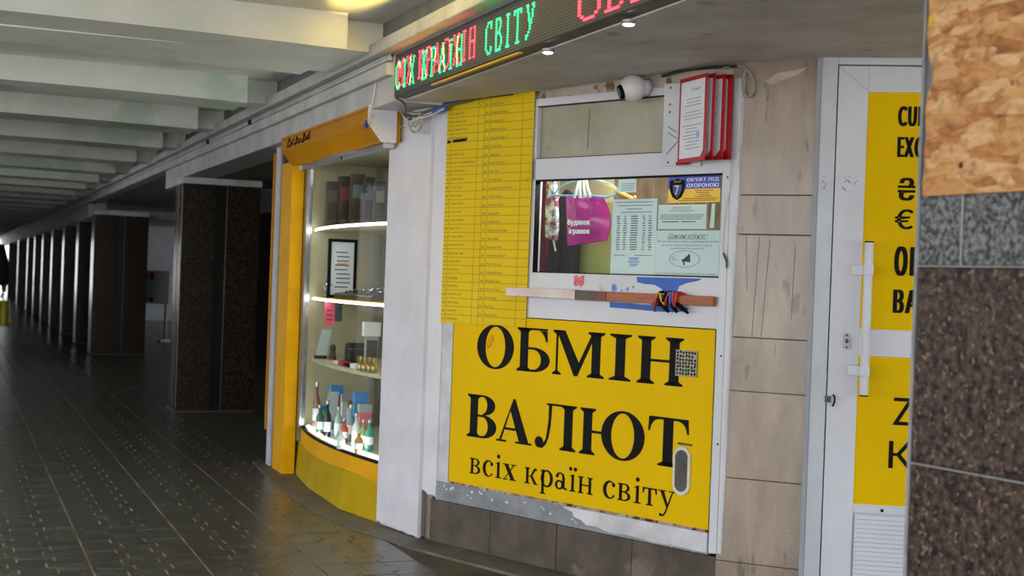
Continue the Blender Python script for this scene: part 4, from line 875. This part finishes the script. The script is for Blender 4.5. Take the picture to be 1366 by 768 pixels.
wire('beige_cable', 'beige cable coil hanging at the edge of the white pier', [W_(.28, 1.95, .06), W_(.31, 1.905, .065), W_(.345, 1.87, .065), W_(.385, 1.872, .065), W_(.41, 1.90, .06), W_(.38, 1.915, .06), W_(.35, 1.895, .06)], .005, M('cable_beige', '#b7ab98', rough=.5))
wire('dark_grey_cable', 'dark grey cable bundle running from the display to the list', [W_(.2, 1.97, .04), W_(.33, 1.945, .05), B_(.0, 1.965, .06), B_(.1, 1.985, .05), B_(.25, 1.998, .03)], .006, M('cable_dkgrey', '#5a5853', rough=.5))
bc = thing('blue_connector', 'pair of blue cable connectors beside the yellow list', 'connector', B_(.08, 1.96, .04), BOOTH.rz)
for k, (s, z) in enumerate(((.01, 1.978), (.015, 1.952))): MB(BOOTH).hexa([(s, .04, z), (s + .085, .03, z + .012), (s + .085, .05, z + .012), (s, .06, z), (s, .04, z + .016), (s + .085, .03, z + .03), (s + .085, .05, z + .03), (s, .06, z + .016)]).build('plug', M('plug_blue', '#1660b8', rough=.4), bc, bev=.004)
S_ = lambda s, z, d=.02: STONE(s, d, z)
wire('grey_cable', 'grey cable loop hanging at the top of the stone wall by the holder', [B_(1.62, 2.03, .02), S_(.01, 2.03), S_(.05, 2.0), S_(.065, 1.95), S_(.05, 1.918), S_(.028, 1.93), S_(.022, 1.97), S_(.03, 2.02)], .006, MATS['cable_grey'])
wire('black_cable', 'black cable along the soffit edge above the document holder', [B_(1.33, 2.02, .03), B_(1.45, 2.035, .03), B_(1.6, 2.035, .02), B_(1.68, 2.03, .02)], .006, cable_k)
wire('thin_wire', 'thin wire hanging down the right white stile beside the sticker', [B_(1.665, 1.68, .012), B_(1.668, 1.60, .012), B_(1.648, 1.52, .012), B_(1.638, 1.42, .012), B_(1.636, 1.36, .012), B_(1.645, 1.33, .012)], .0018, cable_w)
tag(MB(BOOTH).tube([(1.642, .012, 1.335), (1.654, .014, 1.318), (1.661, .014, 1.298), (1.660, .013, 1.28)], .004, 6).build('green_wire', M('wire_green', '#1b5a3c', rough=.5)), 'short dark green wire stub on the right stile of the booth', 'cable')
wire('white_cable', 'white cable dropping from the fascia beside the shutter end plate', [(1.795, 6.20, 2.12), (1.79, 6.20, 2.06), (1.785, 6.22, 1.99), (1.79, 6.26, 1.93), (1.80, 6.28, 1.90)], .004, cable_w)
wire('white_cable', 'thin white cable sagging across the top of the white pier', [(1.785, 6.24, 1.96), W_(.0, 1.905, .02), W_(.08, 1.90, .02), W_(.16, 1.915, .02), W_(.26, 1.905, .02)], .003, cable_w)
for z, r, lab in ((2.177, .011, 'thick grey conduit running along the cornice groove'), (2.193, .005, 'thin conduit above the thick one in the cornice groove')):
    tag(MB().tube([(1.785, 5.95, z), (1.785, 60, z)], r, 8).build('conduit', fascia_m), lab, 'pipe')
for yy in (9.0, 10.6): MB().box(1.765, 1.80, yy, yy + .06, 2.162, 2.19).build('clamp', black, bpy.data.objects['conduit'])

# ================================================================== SHOWCASE
bow = [(1.944, 8.136), (1.89, 7.613), (1.879, 6.881), (1.96, 6.473)]
def bowpt(y, off=0):
    """smooth bowed front line: x for a given y"""
    u = (y - 6.473) / (8.136 - 6.473); return 1.952 - .085 * 4 * u * (1 - u) * .9 + off
ys = [6.473 + (8.136 - 6.473) * k / 20 for k in range(21)]
sc_ = thing('display_showcase', 'lit shop showcase with bowed glass front and yellow base left of the white pier', 'showcase', (2.15, 7.3, 0))
for k in range(3):
    (xa, ya), (xb, yb) = bow[k], bow[k + 1]
    top_in = .03
    MB().hexa([(xa, ya, .0), (xb, yb, .0), (xb + .05, yb, .0), (xa + .05, ya, .0), (xa + .012, ya, .205), (xb + .012, yb, .205), (xb + .06, yb, .205), (xa + .06, ya, .205)]).build('base_panel', yel_base, sc_, bev=.002)
def bowstrip(name, o0, o1, z0, z1, mt, y0=6.473, y1=8.10, n=16):
    mb = MB(); yy = [y0 + (y1 - y0) * k / n for k in range(n + 1)]
    for a, b in zip(yy, yy[1:]):
        mb.hexa([(bowpt(a, o0), a, z0), (bowpt(b, o0), b, z0), (bowpt(b, o1), b, z0), (bowpt(a, o1), a, z0), (bowpt(a, o0), a, z1), (bowpt(b, o0), b, z1), (bowpt(b, o1), b, z1), (bowpt(a, o1), a, z1)])
    return mb.build(name, mt, sc_)
bowstrip('bottom_rail', .012, .07, .20, .285, orange_y)
bowstrip('rail_seal', .016, .03, .285, .302, black)
gf = bowstrip('glass_front', .022, .027, .30, 1.835, glass_m)
for p in gf.data.polygons: p.use_smooth = True
import bmesh as _b
_m = _b.new(); _m.from_mesh(gf.data); _b.ops.remove_doubles(_m, verts=_m.verts, dist=1e-5); _in = [f for f in _m.faces if abs(f.normal.y) > .9]; _b.ops.delete(_m, geom=_in, context='FACES'); _m.to_mesh(gf.data); _m.free(); gf.data.set_sharp_from_angle(angle=radians(40))
bowstrip('top_rail', .0, .05, 1.83, 1.865, metal, 6.35, 8.14)
cream = M('cream_panel', '#b8ae90', '#aca285', 3, rough=.6)
MB().box(1.97, 2.45, 8.08, 8.11, .28, 1.86).build('end_panel', cream, sc_)
MB().box(2.43, 2.46, 6.40, 8.08, .0, 1.86).build('back_panel', cream, sc_)
MB().box(2.36, 2.385, 8.03, 8.08, .28, 1.86).build('corner_strip', M('grey_strip', '#8b8b80', rough=.5), sc_)
MB().box(1.98, 2.43, 6.43, 6.46, .2, 1.86).build('side_panel', cream, sc_)
MB().box(1.97, 2.43, 6.46, 8.08, .24, .30).build('floor_panel', M('shelf_floor', '#d6d8d0', rough=.4), sc_)
MB().box(1.95, 2.45, 6.40, 8.10, 1.86, 1.89).build('roof_panel', cream, sc_)
MB().box(1.955, 1.975, 8.075, 8.10, .285, 1.84).build('edge_profile', steel, sc_)
MB().box(1.937, 1.952, 8.06, 8.12, .21, 1.86).build('guide_rail', metal, sc_)
MB().box(1.953, 1.966, 8.10, 8.13, .285, 1.84).build('yellow_edge', yel_box, sc_)
strip_m = M('led_strip', '#f4fbff', emit=6)
shelf_g = M('shelf_board', '#d8cfae', '#ccc29e', 5, rough=.45)
def shelf(z, mt, strip=True, th=.016):
    mb = MB(); yy = [6.47 + 1.58 * k / 16 for k in range(17)]
    for a, b in zip(yy, yy[1:]): mb.hexa([(bowpt(a, .06), a, z - th), (bowpt(b, .06), b, z - th), (2.42, b, z - th), (2.42, a, z - th), (bowpt(a, .06), a, z), (bowpt(b, .06), b, z), (2.42, b, z), (2.42, a, z)])
    o = mb.build('shelf', mt, sc_)
    if strip:
        mb = MB()
        for a, b in zip(yy, yy[1:]): mb.hexa([(bowpt(a, .05), a, z - th), (bowpt(b, .05), b, z - th), (bowpt(b, .059), b, z - th), (bowpt(a, .059), a, z - th), (bowpt(a, .05), a, z - .008), (bowpt(b, .05), b, z - .008), (bowpt(b, .059), b, z - .008), (bowpt(a, .059), a, z - .008)])
        mb.build('light_strip', strip_m, o)
shelf(1.475, shelf_g); shelf(1.07, M('orange_shelf', '#d9a53a', rough=.4)); shelf(.71, shelf_g, False)
mb = MB(); yy = [6.48 + 1.5 * k / 16 for k in range(17)]
for a, b in zip(yy, yy[1:]): mb.hexa([(bowpt(a, .04), a, .302), (bowpt(b, .04), b, .302), (bowpt(b, .056), b, .302), (bowpt(a, .056), a, .302), (bowpt(a, .04), a, .314), (bowpt(b, .04), b, .314), (bowpt(b, .056), b, .314), (bowpt(a, .056), a, .314)])
mb.build('light_strip', strip_m, sc_)
MB().box(2.41, 2.425, 6.55, 6.565, .75, 1.8).build('light_strip', strip_m, sc_)
MB().box(2.05, 2.3, 6.7, 6.72, 1.845, 1.858).build('light_strip', strip_m, sc_)

# posts left of the showcase
yp = tag(MB().box(1.862, 1.938, 8.14, 8.42, 0, 1.87).build('yellow_post', orange_y, bev=.004), 'orange yellow post at the left end of the showcase', 'post')
gs = tag(MB().box(1.875, 1.93, 8.43, 8.49, 0, 1.98).build('stone_strip', plinth_m), 'narrow grey stone strip between the yellow and the white post', 'post')
wpst = thing('white_post', 'chipped white post standing at the passage left of the yellow post', 'post', (1.9, 8.55, 0))
MB().box(1.863, 1.932, 8.50, 8.60, 0, 1.985).build('shaft', M('white_post_paint', '#c9c8d2', '#b7b6c0', 6, rough=.6, c3='#4c443a', s3=24, t3=.69), wpst, bev=.003)
for z in (.45, 1.0, 1.62): MB().tube([(1.90, 8.499, z), (1.90, 8.496, z)], .005, 8).build('screw', black, wpst)
tag(MB().box(1.852, 1.880, 8.605, 8.63, .22, 1.95).build('yellow_strip', yel_box), 'thin yellow strip behind the white post', 'post')

# roller shutter box
rsx = thing('roller_shutter', 'yellow roller shutter box above the showcase with a black tag scrawl', 'shutter', (1.88, 7.2, 1.82))
prof = [(1.795, 2.0), (1.795, 1.925), (1.86, 1.842), (1.955, 1.842), (1.955, 2.0)]
mb = MB(); a = [mb.P(x, 6.30, z) for x, z in prof]; b = [mb.P(x, 8.15, z) for x, z in prof]; n = len(prof)
mb.f += [tuple(a), tuple(b)] + [(a[k], a[(k + 1) % n], b[(k + 1) % n], b[k]) for k in range(n)]
mb.build('box', yel_box, rsx, bev=.003)
MB().box(1.79, 1.796, 6.30, 8.15, 1.985, 2.0).build('top_lip', yel_box, rsx)
mb = MB(); a = [mb.P(x, 6.285, z) for x, z in [(1.79, 2.004), (1.79, 1.922), (1.858, 1.836), (1.93, 1.836), (1.93, 2.004)]]; b = [mb.P(x, 6.299, z) for x, z in [(1.79, 2.004), (1.79, 1.922), (1.858, 1.836), (1.93, 1.836), (1.93, 2.004)]]
mb.f += [tuple(a), tuple(b)] + [(a[k], a[(k + 1) % 5], b[(k + 1) % 5], b[k]) for k in range(5)]
mb.build('end_plate', paint, rsx)
MB().box(1.90, 1.935, 6.36, 8.10, 1.815, 1.842).build('bottom_bar', metal, rsx, bev=.003)
for yy in (6.36, 8.08): MB().tube([(1.892, yy, 1.832), (1.94, yy, 1.832)], .017, 10).build('stop', pvc, rsx)
MB().box(1.896, 1.90, 7.15, 7.162, 1.815, 1.842).build('lock_pin', black, rsx)
scrw = [[(7.98, 1.955), (7.96, 1.985), (7.93, 1.95), (7.95, 1.94), (7.90, 1.975)], [(7.88, 1.94), (7.86, 1.98), (7.83, 1.945), (7.85, 1.965), (7.80, 1.96)], [(7.78, 1.94), (7.77, 1.985), (7.74, 1.95), (7.70, 1.98), (7.71, 1.945)], [(7.99, 1.945), (7.9, 1.95), (7.8, 1.948), (7.72, 1.955)]]
for q in scrw: MB().tube([(1.7935, 7.98 - (7.98 - a) * 1.9, 1.955 + (b - 1.96) * 1.15) for a, b in q], .0045, 5).build('tag_scrawl', black, rsx)
tag(MB().tube([(1.792, 6.32, 1.93), (1.788, 6.33, 1.915), (1.79, 6.32, 1.895)], [.009, .011, .006], 8).build('blue_clip', M('clip_blue', '#2a3f9a', rough=.4)), 'small blue clip hanging at the end of the shutter box', 'clip')

# ---- goods in the showcase
def X(px_, y): return y * tan(yaw + math.atan((px_ - 683) / 1846.4))
def gthing(name, label, cat, x, y, z, group=None): return thing(name, label, cat, (x, y, z), 0, group)
zb, z3, z2, z1 = .30, .71, 1.07, 1.475
# framed certificate
x, y = 2.09, 7.78
t_ = gthing('picture_frame', 'black framed certificate standing on the middle lit shelf', 'frame', x, y, z2)
for a, b, c, d in ((-.085, -.068, 0, .34), (.068, .085, 0, .34), (-.068, .068, 0, .018), (-.068, .068, .322, .34)): MB().box(x + a, x + b, y - .01, y + .01, z2 + c, z2 + d).build('frame_bar', black, t_)
MB().box(x - .068, x + .068, y - .002, y + .004, z2 + .018, z2 + .322).build('page', paper, t_)
mb = MB()
for k in range(9): mb.box(x - .05 + random.uniform(0, .02), x + .05 - random.uniform(0, .02), y - .003, y - .0025, z2 + .06 + k * .025, z2 + .067 + k * .025)
mb.build('printed_lines', ink_l, t_); MB().box(x - .03, x + .03, y - .0035, y - .003, z2 + .19, z2 + .2).build('orange_line', M('cert_orange', '#d98a3a', rough=.6), t_)
# dark tray with trinkets
t_ = gthing('jewellery_tray', 'black tray of glittering trinkets on the middle shelf', 'tray', 2.15, 7.3, z2)
MB().box(2.03, 2.30, 6.95, 7.72, z2, z2 + .022).build('tray', M('tray_black', '#101214', rough=.3), t_, bev=.004)
MB().hexa([(2.03, 6.95, z2 + .022), (2.30, 6.95, z2 + .022), (2.30, 7.72, z2 + .022), (2.03, 7.72, z2 + .022), (2.04, 6.96, z2 + .03), (2.29, 6.96, z2 + .06), (2.29, 7.71, z2 + .06), (2.04, 7.71, z2 + .03)]).build('pad', MATS['tray_black'], t_)
mb = MB()
for k in range(60):
    u, v = random.random(), random.random(); a, b = 2.05 + .22 * u, 6.99 + .68 * v; zz = z2 + .032 + .03 * u; r = random.uniform(.006, .011)
    mb.lathe(a, b, [(r * .5, 0), (r, .006), (r * .4, .012)], 6, zz)
tag(mb.build('trinkets', M('trinket_silver', '#c8ccd0', '#6f747a', 60, rough=.2, metal=.9), t_), kind='stuff')
t_ = gthing('glass_ornament', 'small cut glass ornament left of the black tray', 'ornament', 2.03, 7.82, z2)
MB().lathe(2.03, 7.82, [(.03, 0), (.035, .015), (.012, .03), (.03, .05), (.045, .075), (.035, .085)], 8, z2).build('bowl', M('crystal', '#9aa09a', rough=.1, metal=.3), t_)
MB().lathe(2.03, 7.82, [(.03, 0), (.01, .03)], 8, z2 + .08).build('knob', MATS['crystal'], t_)
# upper shelf
bx = M('box_dark', '#2e2622', '#4a3d36', 14, rough=.5); bx2 = M('box_brown', '#5b4436', '#3a2c24', 10, rough=.5)
labs = ['dark box standing at the far left of the top shelf', 'dark box second from the left on the top shelf', 'tall brown box in the middle of the top shelf', 'dark box right of the tall brown box on the top shelf', 'dark box at the right end of the top shelf']
for k, (px_, y, wd_, ht) in enumerate(((440, 7.85, .065, .27), (456, 7.8, .065, .30), (473, 7.7, .075, .31), (489, 7.6, .06, .29), (503, 7.5, .06, .26))):
    x = X(px_, y); t_ = gthing('goods_box', labs[k], 'box', x, y, z1, 'dark boxes on the top shelf')
    MB().box(x - wd_ / 2, x + wd_ / 2, y, y + .05, z1, z1 + ht).build('carton', bx if k % 2 else bx2, t_, bev=.003)
    MB().box(x - wd_ * .4, x + wd_ * .4, y - .001, y, z1 + ht * .55, z1 + ht * .8).build('print', M('box_print%d' % k, ['#6c5a50', '#8a3b34', '#7a7f86', '#5a5f66', '#8f8578'][k], rough=.6), t_)
    MB().box(x - wd_ * .45, x + wd_ * .45, y - .001, y, z1 + .02, z1 + .05).build('print', M('box_print_low', '#7d766d', '#4d4640', 40, rough=.6), t_)
t_ = gthing('crystal_stack', 'sparkling white crystal goods at the top right of the showcase', 'goods', 2.33, 7.2, z1)
for k, (a, b, c) in enumerate(((0, 0, 0), (.02, .04, .06), (-.01, .08, .11))): MB().hexa([(2.29 + a, 7.1 + b, z1 + .19 + c), (2.40, 7.1 + b, z1 + .20 + c), (2.40, 7.2 + b, z1 + .20 + c), (2.29 + a, 7.2 + b, z1 + .19 + c), (2.28 + a, 7.1 + b, z1 + .24 + c), (2.40, 7.1 + b, z1 + .25 + c), (2.40, 7.2 + b, z1 + .25 + c), (2.28 + a, 7.2 + b, z1 + .24 + c)]).build('pack', M('sparkle', '#b9c9c4', '#5e7268', 60, rough=.2), t_)
MB().box(2.28, 2.40, 7.1, 7.3, z1, z1 + .19).build('carton', bx, t_)
# pink card and small cards hung on the end panel below shelf 2
t_ = gthing('price_card', 'pink price card hanging under the middle shelf', 'card', X(441, 7.5), 7.5, .93)
x = X(441, 7.5); MB().box(x - .03, x + .03, 7.5, 7.503, .925, 1.05).build('card', M('card_pink', '#d8526a', '#c9485f', 10, rough=.6), t_)
mb = MB(); [mb.box(x - .018, x + .018, 7.4985, 7.4995, .95 + k * .025, .957 + k * .025) for k in range(3)]; mb.build('print', M('card_print', '#7a2030', rough=.6), t_)
x = X(453, 7.9); t_ = tag(MB().box(x - .022, x + .022, 7.9, 7.904, .93, 1.05).build('dark_card', M('card_dark', '#3b4653', '#5a6674', 30, rough=.5)), 'small dark card behind the pink price card', 'card')
# third shelf goods
x, y = X(480, 7.5), 7.5; t_ = gthing('black_pouch', 'black zipped pouch on the third shelf of the showcase', 'pouch', x, y, z3)
MB().box(x - .06, x + .06, y, y + .07, z3, z3 + .115).build('body', M('pouch_black', '#1d1f20', '#2b2d2f', 20, rough=.7), t_, bev=.02); MB().box(x - .05, x + .05, y - .003, y + .002, z3 + .08, z3 + .084).build('zip', steel, t_)
rt_ = gthing('pocket_knife_pack', 'red and white packets lying at the front of the third shelf', 'packet', X(455, 7.2), 7.2, z3)
for k in range(5):
    yy = 6.95 + k * .11; xx = bowpt(yy, .10); MB().box(xx, xx + .05, yy, yy + .09, z3 + .001, z3 + .018 + .008 * (k % 2)).build('packet', [red, paper, black, red, paper][k], rt_, bev=.003)
tub = M('gold_glass', '#b39a55', '#8a7438', 30, rough=.15, metal=.6)
proto = None
for k, (px_, y) in enumerate(((484, 6.95), (490, 6.9), (497, 6.85), (503, 6.8))):
    x = X(px_, y); lab = 'gold coloured shot glass, %s from the left on the third shelf' % ['first', 'second', 'third', 'fourth'][k]
    if proto is None:
        proto = gthing('shot_glass', lab, 'glass', x, y, z3, 'gold shot glasses on the third shelf')
        MB().lathe(x, y, [(.015, 0), (.016, .004), (.019, .075), (.017, .075), (.014, .01)], 14, z3).build('cup', tub, proto, smooth=True); MB().lathe(x, y, [(.0165, .05), (.0185, .062), (.0185, .064)], 14, z3 + .001).build('rim_band', steel, proto)
    else: copy_tree(proto, (x, y, z3), 0, lab)
x, y = X(431, 7.9), 7.9; t_ = gthing('glass_plaque', 'tilted glass plaque at the left of the third shelf', 'plaque', x, y, z3)
MB().hexa([(x - .03, y, z3), (x + .03, y, z3), (x + .03, y + .01, z3), (x - .03, y + .01, z3), (x + .01, y + .03, z3 + .17), (x + .07, y + .03, z3 + .17), (x + .07, y + .04, z3 + .17), (x + .01, y + .04, z3 + .17)]).build('plate', M('plaque_glass', '#b9c6c2', rough=.1), t_)
MB().box(x - .035, x + .035, y - .01, y + .02, z3, z3 + .02).build('stand', bx2, t_)
x, y = X(447, 7.8), 7.8; t_ = gthing('small_figurine', 'small dark figurine between the plaque and the pouch', 'figurine', x, y, z3)
MB().lathe(x, y, [(.02, 0), (.022, .02), (.015, .05), (.02, .07), (.01, .09)], 12, z3).build('body', bx, t_); MB().lathe(x, y, [(.026, 0), (.026, .008)], 12, z3).build('base', red, t_)
x, y = X(499, 7.35), 7.35; t_ = gthing('white_gadget', 'white boxed gadget hanging at the back right of the third shelf', 'gadget', x, y, z3)
MB().box(x - .05, x + .05, y, y + .04, z3 + .16, z3 + .24).build('case', paper, t_, bev=.004); MB().box(x - .03, x + .03, y - .002, y, z3 + .02, z3 + .14).build('display', bx, t_); MB().box(x - .035, x + .035, y, y + .03, z3, z3 + .16).build('body', M('gadget_grey', '#8f979c', rough=.4), t_)
# bottom shelf goods
clr = ['#8a5a4a', '#3f6a4a', '#aab6b8', '#9fb7b0', '#b5473e', '#7e9aa8', '#3d7fb0', '#7fa04a', '#c0c8c6', '#4a3a38']
kinds = [('brown bottle', 'bottle', 428, 7.85, .28), ('green bottle', 'bottle', 433, 7.6, .17), ('silver pen case', 'case', 447, 7.6, .24), ('pale green flask', 'bottle', 458, 7.5, .17), ('red flask', 'bottle', 466, 7.25, .13),
         ('steel flask', 'bottle', 474, 7.3, .20), ('blue topped box', 'box', 487, 7.35, .26), ('lime green bottle', 'bottle', 492, 7.0, .15), ('clear vial', 'bottle', 482, 7.05, .18), ('dark boxed lighter', 'box', 455, 7.8, .26), ('teal vial', 'bottle', 500, 6.9, .16), ('white carton', 'box', 470, 7.7, .22),
         ('green packet', 'packet', 438, 7.95, .13), ('silver box', 'box', 479, 7.62, .19), ('glass jar', 'bottle', 462, 6.98, .10), ('amber vial', 'bottle', 486, 6.82, .11), ('black tube', 'bottle', 443, 7.42, .21), ('pink packet', 'packet', 494, 7.2, .21)]
for k, (nm, cat, px_, y, ht) in enumerate(kinds):
    x = min(X(px_, y), 2.38); t_ = gthing(nm.replace(' ', '_'), '%s standing on the brightly lit bottom shelf of the showcase' % nm, cat, x, y, zb)
    mt = M('good_%d' % k, (clr + ['#3f8f86', '#d5d8d6', '#4f9a5c', '#a9aeb2', '#c6d2cf', '#b07a2c', '#232426', '#c96a7c'])[k], rough=.2)
    if cat == 'bottle':
        r = .022; MB().lathe(x, y, [(r * .9, 0), (r, .01), (r, ht * .6), (r * .4, ht * .75), (r * .4, ht * .9)], 14, zb).build('body', mt, t_, smooth=True)
        MB().lathe(x, y, [(r * .5, 0), (r * .5, ht * .1)], 14, zb + ht * .9).build('cap', steel, t_); MB().lathe(x, y, [(r * 1.02, 0), (r * 1.02, ht * .25)], 14, zb + ht * .2).build('label_band', paper, t_)
    elif cat == 'case':
        MB().hexa([(x - .03, y, zb), (x + .03, y, zb), (x + .03, y + .02, zb), (x - .03, y + .02, zb), (x, y + .05, zb + ht), (x + .06, y + .05, zb + ht), (x + .06, y + .07, zb + ht), (x, y + .07, zb + ht)]).build('case', mt, t_); MB().box(x - .01, x + .02, y - .002, y + .01, zb + .03, zb + .08).build('badge', steel, t_)
    else:
        MB().box(x - .035, x + .035, y, y + .04, zb, zb + ht).build('carton', mt, t_, bev=.002); MB().box(x - .036, x + .036, y - .001, y + .041, zb + ht * .8, zb + ht * 1.001).build('top_band', M('good_top_%d' % k, ['#2f7fd0', '#6a4a3a', '#9aa0a4'][k % 3], rough=.4), t_)

# ================================================================== THINGS FURTHER DOWN THE PASSAGE
bar = thing('street_barrier', 'white and red barrier board standing behind the second column', 'barrier', (3.1, 23.6, 0), radians(-50))
BF = Frame(2.85, 23.7, 55)
MB(BF).box(0, .62, -.02, .02, .62, 1.17).build('board', M('barrier_white', '#d9dadd', '#c9cacd', 6, rough=.5), bar, bev=.01)
for k in range(3): MB(BF).box(.04 + k * .11, .12 + k * .11, .02, .023, 1.02, 1.14).build('red_block', red, bar)
for k in range(3): MB(BF).box(.04 + k * .11, .12 + k * .11, .02, .023, .65, .72).build('red_block', red, bar)
for s in (.06, .56):
    MB(BF).box(s - .02, s + .02, -.018, .018, 0, .62).build('leg', M('barrier_grey', '#6a6c6f', rough=.5), bar); MB(BF).box(s - .03, s + .03, -.2, .2, 0, .04).build('foot', MATS['barrier_grey'], bar)

# person with a yellow bag, mostly outside the left edge of the frame
def skin_body(name, verts, edges, radii, mt, parent, sub=2):
    inv = WM[parent].inverted(); me = bpy.data.meshes.new(name); me.from_pydata([inv @ Vector(v) for v in verts], edges, []); me.materials.append(mt)
    o = bpy.data.objects.new(name, me); COL.objects.link(o); o.parent = parent; WM[o] = WM[parent]
    o.modifiers.new('skin', 'SKIN'); sv = me.skin_vertices[0].data if me.skin_vertices else None
    if sv is None:
        bpy.context.view_layer.objects.active = o; bpy.ops.mesh.customdata_skin_add(); sv = me.skin_vertices[0].data
    for k, r in enumerate(radii): sv[k].radius = (r, r) if not isinstance(r, tuple) else r
    sv[0].use_root = True
    ss_ = o.modifiers.new('sub', 'SUBSURF'); ss_.levels = sub; ss_.render_levels = sub
    for p in me.polygons: p.use_smooth = True
    return o
PXX, PYY = .40, 20.0
per = thing('person', 'person in dark coat walking away with a yellow bag at the left edge', 'person', (PXX, PYY, 0))
def pp(x, y, z): return (PXX + x, PYY + y, z)
V = [pp(0, 0, .93), pp(0, 0, 1.10), pp(0, .01, 1.30), pp(0, .01, 1.43), pp(0, .02, 1.51), pp(0, .04, 1.60), pp(0, .03, 1.70),
     pp(.19, .01, 1.39), pp(.25, .0, 1.13), pp(.27, .06, .88), pp(.275, .08, .80), pp(-.19, .01, 1.39), pp(-.25, -.02, 1.13), pp(-.25, .08, .90), pp(-.25, .1, .82),
     pp(.10, .0, .86), pp(.11, .06, .50), pp(.11, -.02, .10), pp(.11, .10, .05), pp(-.10, 0, .86), pp(-.11, .12, .50), pp(-.11, .20, .10), pp(-.11, .32, .05)]
Ed = [(0, 1), (1, 2), (2, 3), (3, 4), (4, 5), (5, 6), (3, 7), (7, 8), (8, 9), (9, 10), (3, 11), (11, 12), (12, 13), (13, 14), (0, 15), (15, 16), (16, 17), (17, 18), (0, 19), (19, 20), (20, 21), (21, 22)]
Rr = [.13, .12, .14, .10, .055, .085, .07, .065, .05, .038, .03, .065, .05, .038, .03, .09, .06, .04, .035, .09, .06, .04, .035]
skin_m = M('skin', '#b98a70', rough=.6)
skin_body('body', V, Ed, Rr, skin_m, per)
coat = M('coat_black', '#15161a', '#0d0e11', 9, rough=.85)
idx_c = [0, 1, 2, 3, 7, 8, 9, 11, 12, 13, 15, 19]; mp_ = {o: n_ for n_, o in enumerate(idx_c)}
skin_body('coat', [V[i] for i in idx_c], [(mp_[a], mp_[b]) for a, b in Ed if a in mp_ and b in mp_], [Rr[i] * 1.28 + .022 for i in idx_c], coat, per)
qt = [0, 15, 16, 17, 19, 20, 21]; skin_body('trousers', [V[i] for i in qt], [(0, 1), (1, 2), (2, 3), (0, 4), (4, 5), (5, 6)], [Rr[i] * 1.25 + .014 for i in qt], M('trousers', '#1d2026', rough=.85), per)
for q in ((17, 18), (21, 22)): skin_body('shoe', [tuple(Vector(V[i]) - Vector((0, 0, .0))) for i in q], [(0, 1)], [.048, .045], M('shoe_dark', '#121212', rough=.5), per)
for sx in (.275, -.25):
    yb = .08 if sx > 0 else .1; zz = .80 if sx > 0 else .82
    for f in range(5):
        ox = (f - 1.5) * .018 if f < 4 else .0; MB().tube([pp(sx, yb + ox, zz - .01), pp(sx - .012, yb + ox + .004, zz - .055 + (.012 if f in (0, 3) else 0)), pp(sx - .03, yb + ox, zz - .075), pp(sx - .04, yb + ox, zz - .055)] if f < 4 else [pp(sx - .01, yb + .03, zz), pp(sx - .03, yb + .045, zz - .035), pp(sx - .04, yb + .03, zz - .055)], [.010, .009, .008, .007] if f < 4 else [.011, .010, .008], 6).build('finger', skin_m, per, smooth=True)
hair = MB(); 
for z_, r in ((1.60, .10), (1.66, .112), (1.72, .108), (1.77, .085), (1.80, .04)): pass
ball(WORLD, PXX, PYY + .02, 1.69, .105, 1, 1.05, 1.05, 16, -10, 90).build('hair', M('hair_dark', '#1c1512', rough=.7), per, smooth=True)
yb_ = thing('yellow_bag', 'yellow carrier bag carried by the person at the left edge', 'bag', (PXX + .29, PYY + .07, .33))
cxx, cyy = PXX + .285, PYY + .08; mb = MB(); rings = []
for k in range(9):
    v = k / 8; zz = .35 + .34 * v; wx = .085 * (1 - .25 * v) * (1 if k else .9); wy = .15 * (1 - .45 * v ** 2)
    rings.append([mb.P(cxx + wx * cos(2 * pi * q / 16) * (1 + .08 * sin(q * 3 + k)), cyy + wy * sin(2 * pi * q / 16), zz) for q in range(16)])
for a, b in zip(rings, rings[1:]):
    for q in range(16): mb.f.append((a[q], a[(q + 1) % 16], b[(q + 1) % 16], b[q]))
mb.f.append(tuple(rings[0]))
mb.build('sack', M('bag_yellow', '#b8a81e', '#a39410', 8, rough=.4), yb_, smooth=True)
for s in (-.06, .06): MB().tube([(cxx - .01, cyy + s, .68), (cxx - .015, cyy + s * .5, .73), (cxx - .02, cyy, .742)], .007, 6).build('handle', MATS['bag_yellow'], yb_)

# unseen warm floodlight, added to tint the nearest ceiling bay yellow
fll = thing('added_floodlight', 'small added warm floodlight, unseen, hanging from the passage ceiling near the camera', 'lamp', (1.3, 3.3, 1.96))
MB().tube([(1.3, 3.27, 2.03), (1.3, 3.27, 2.4)], .008, 8).build('rod', cable_k, fll)
MB().box(1.25, 1.35, 3.24, 3.30, 1.96, 2.04).build('housing', cable_k, fll, bev=.006); MB().box(1.26, 1.34, 3.30, 3.303, 1.97, 2.03).build('lens', M('flood_warm', '#ffc24a', emit=4), fll)
fb_ = lamp('added_floodlight_beam', (1.3, 3.32, 2.0), 1000, .01, (1, .70, .16), kind='SPOT', spot_size=radians(11.5), spot_blend=.35)
fb_.matrix_world = Matrix.Translation((1.3, 3.32, 2.0)) @ Vector((.10, 1.0, .236)).to_track_quat('-Z', 'Y').to_matrix().to_4x4()
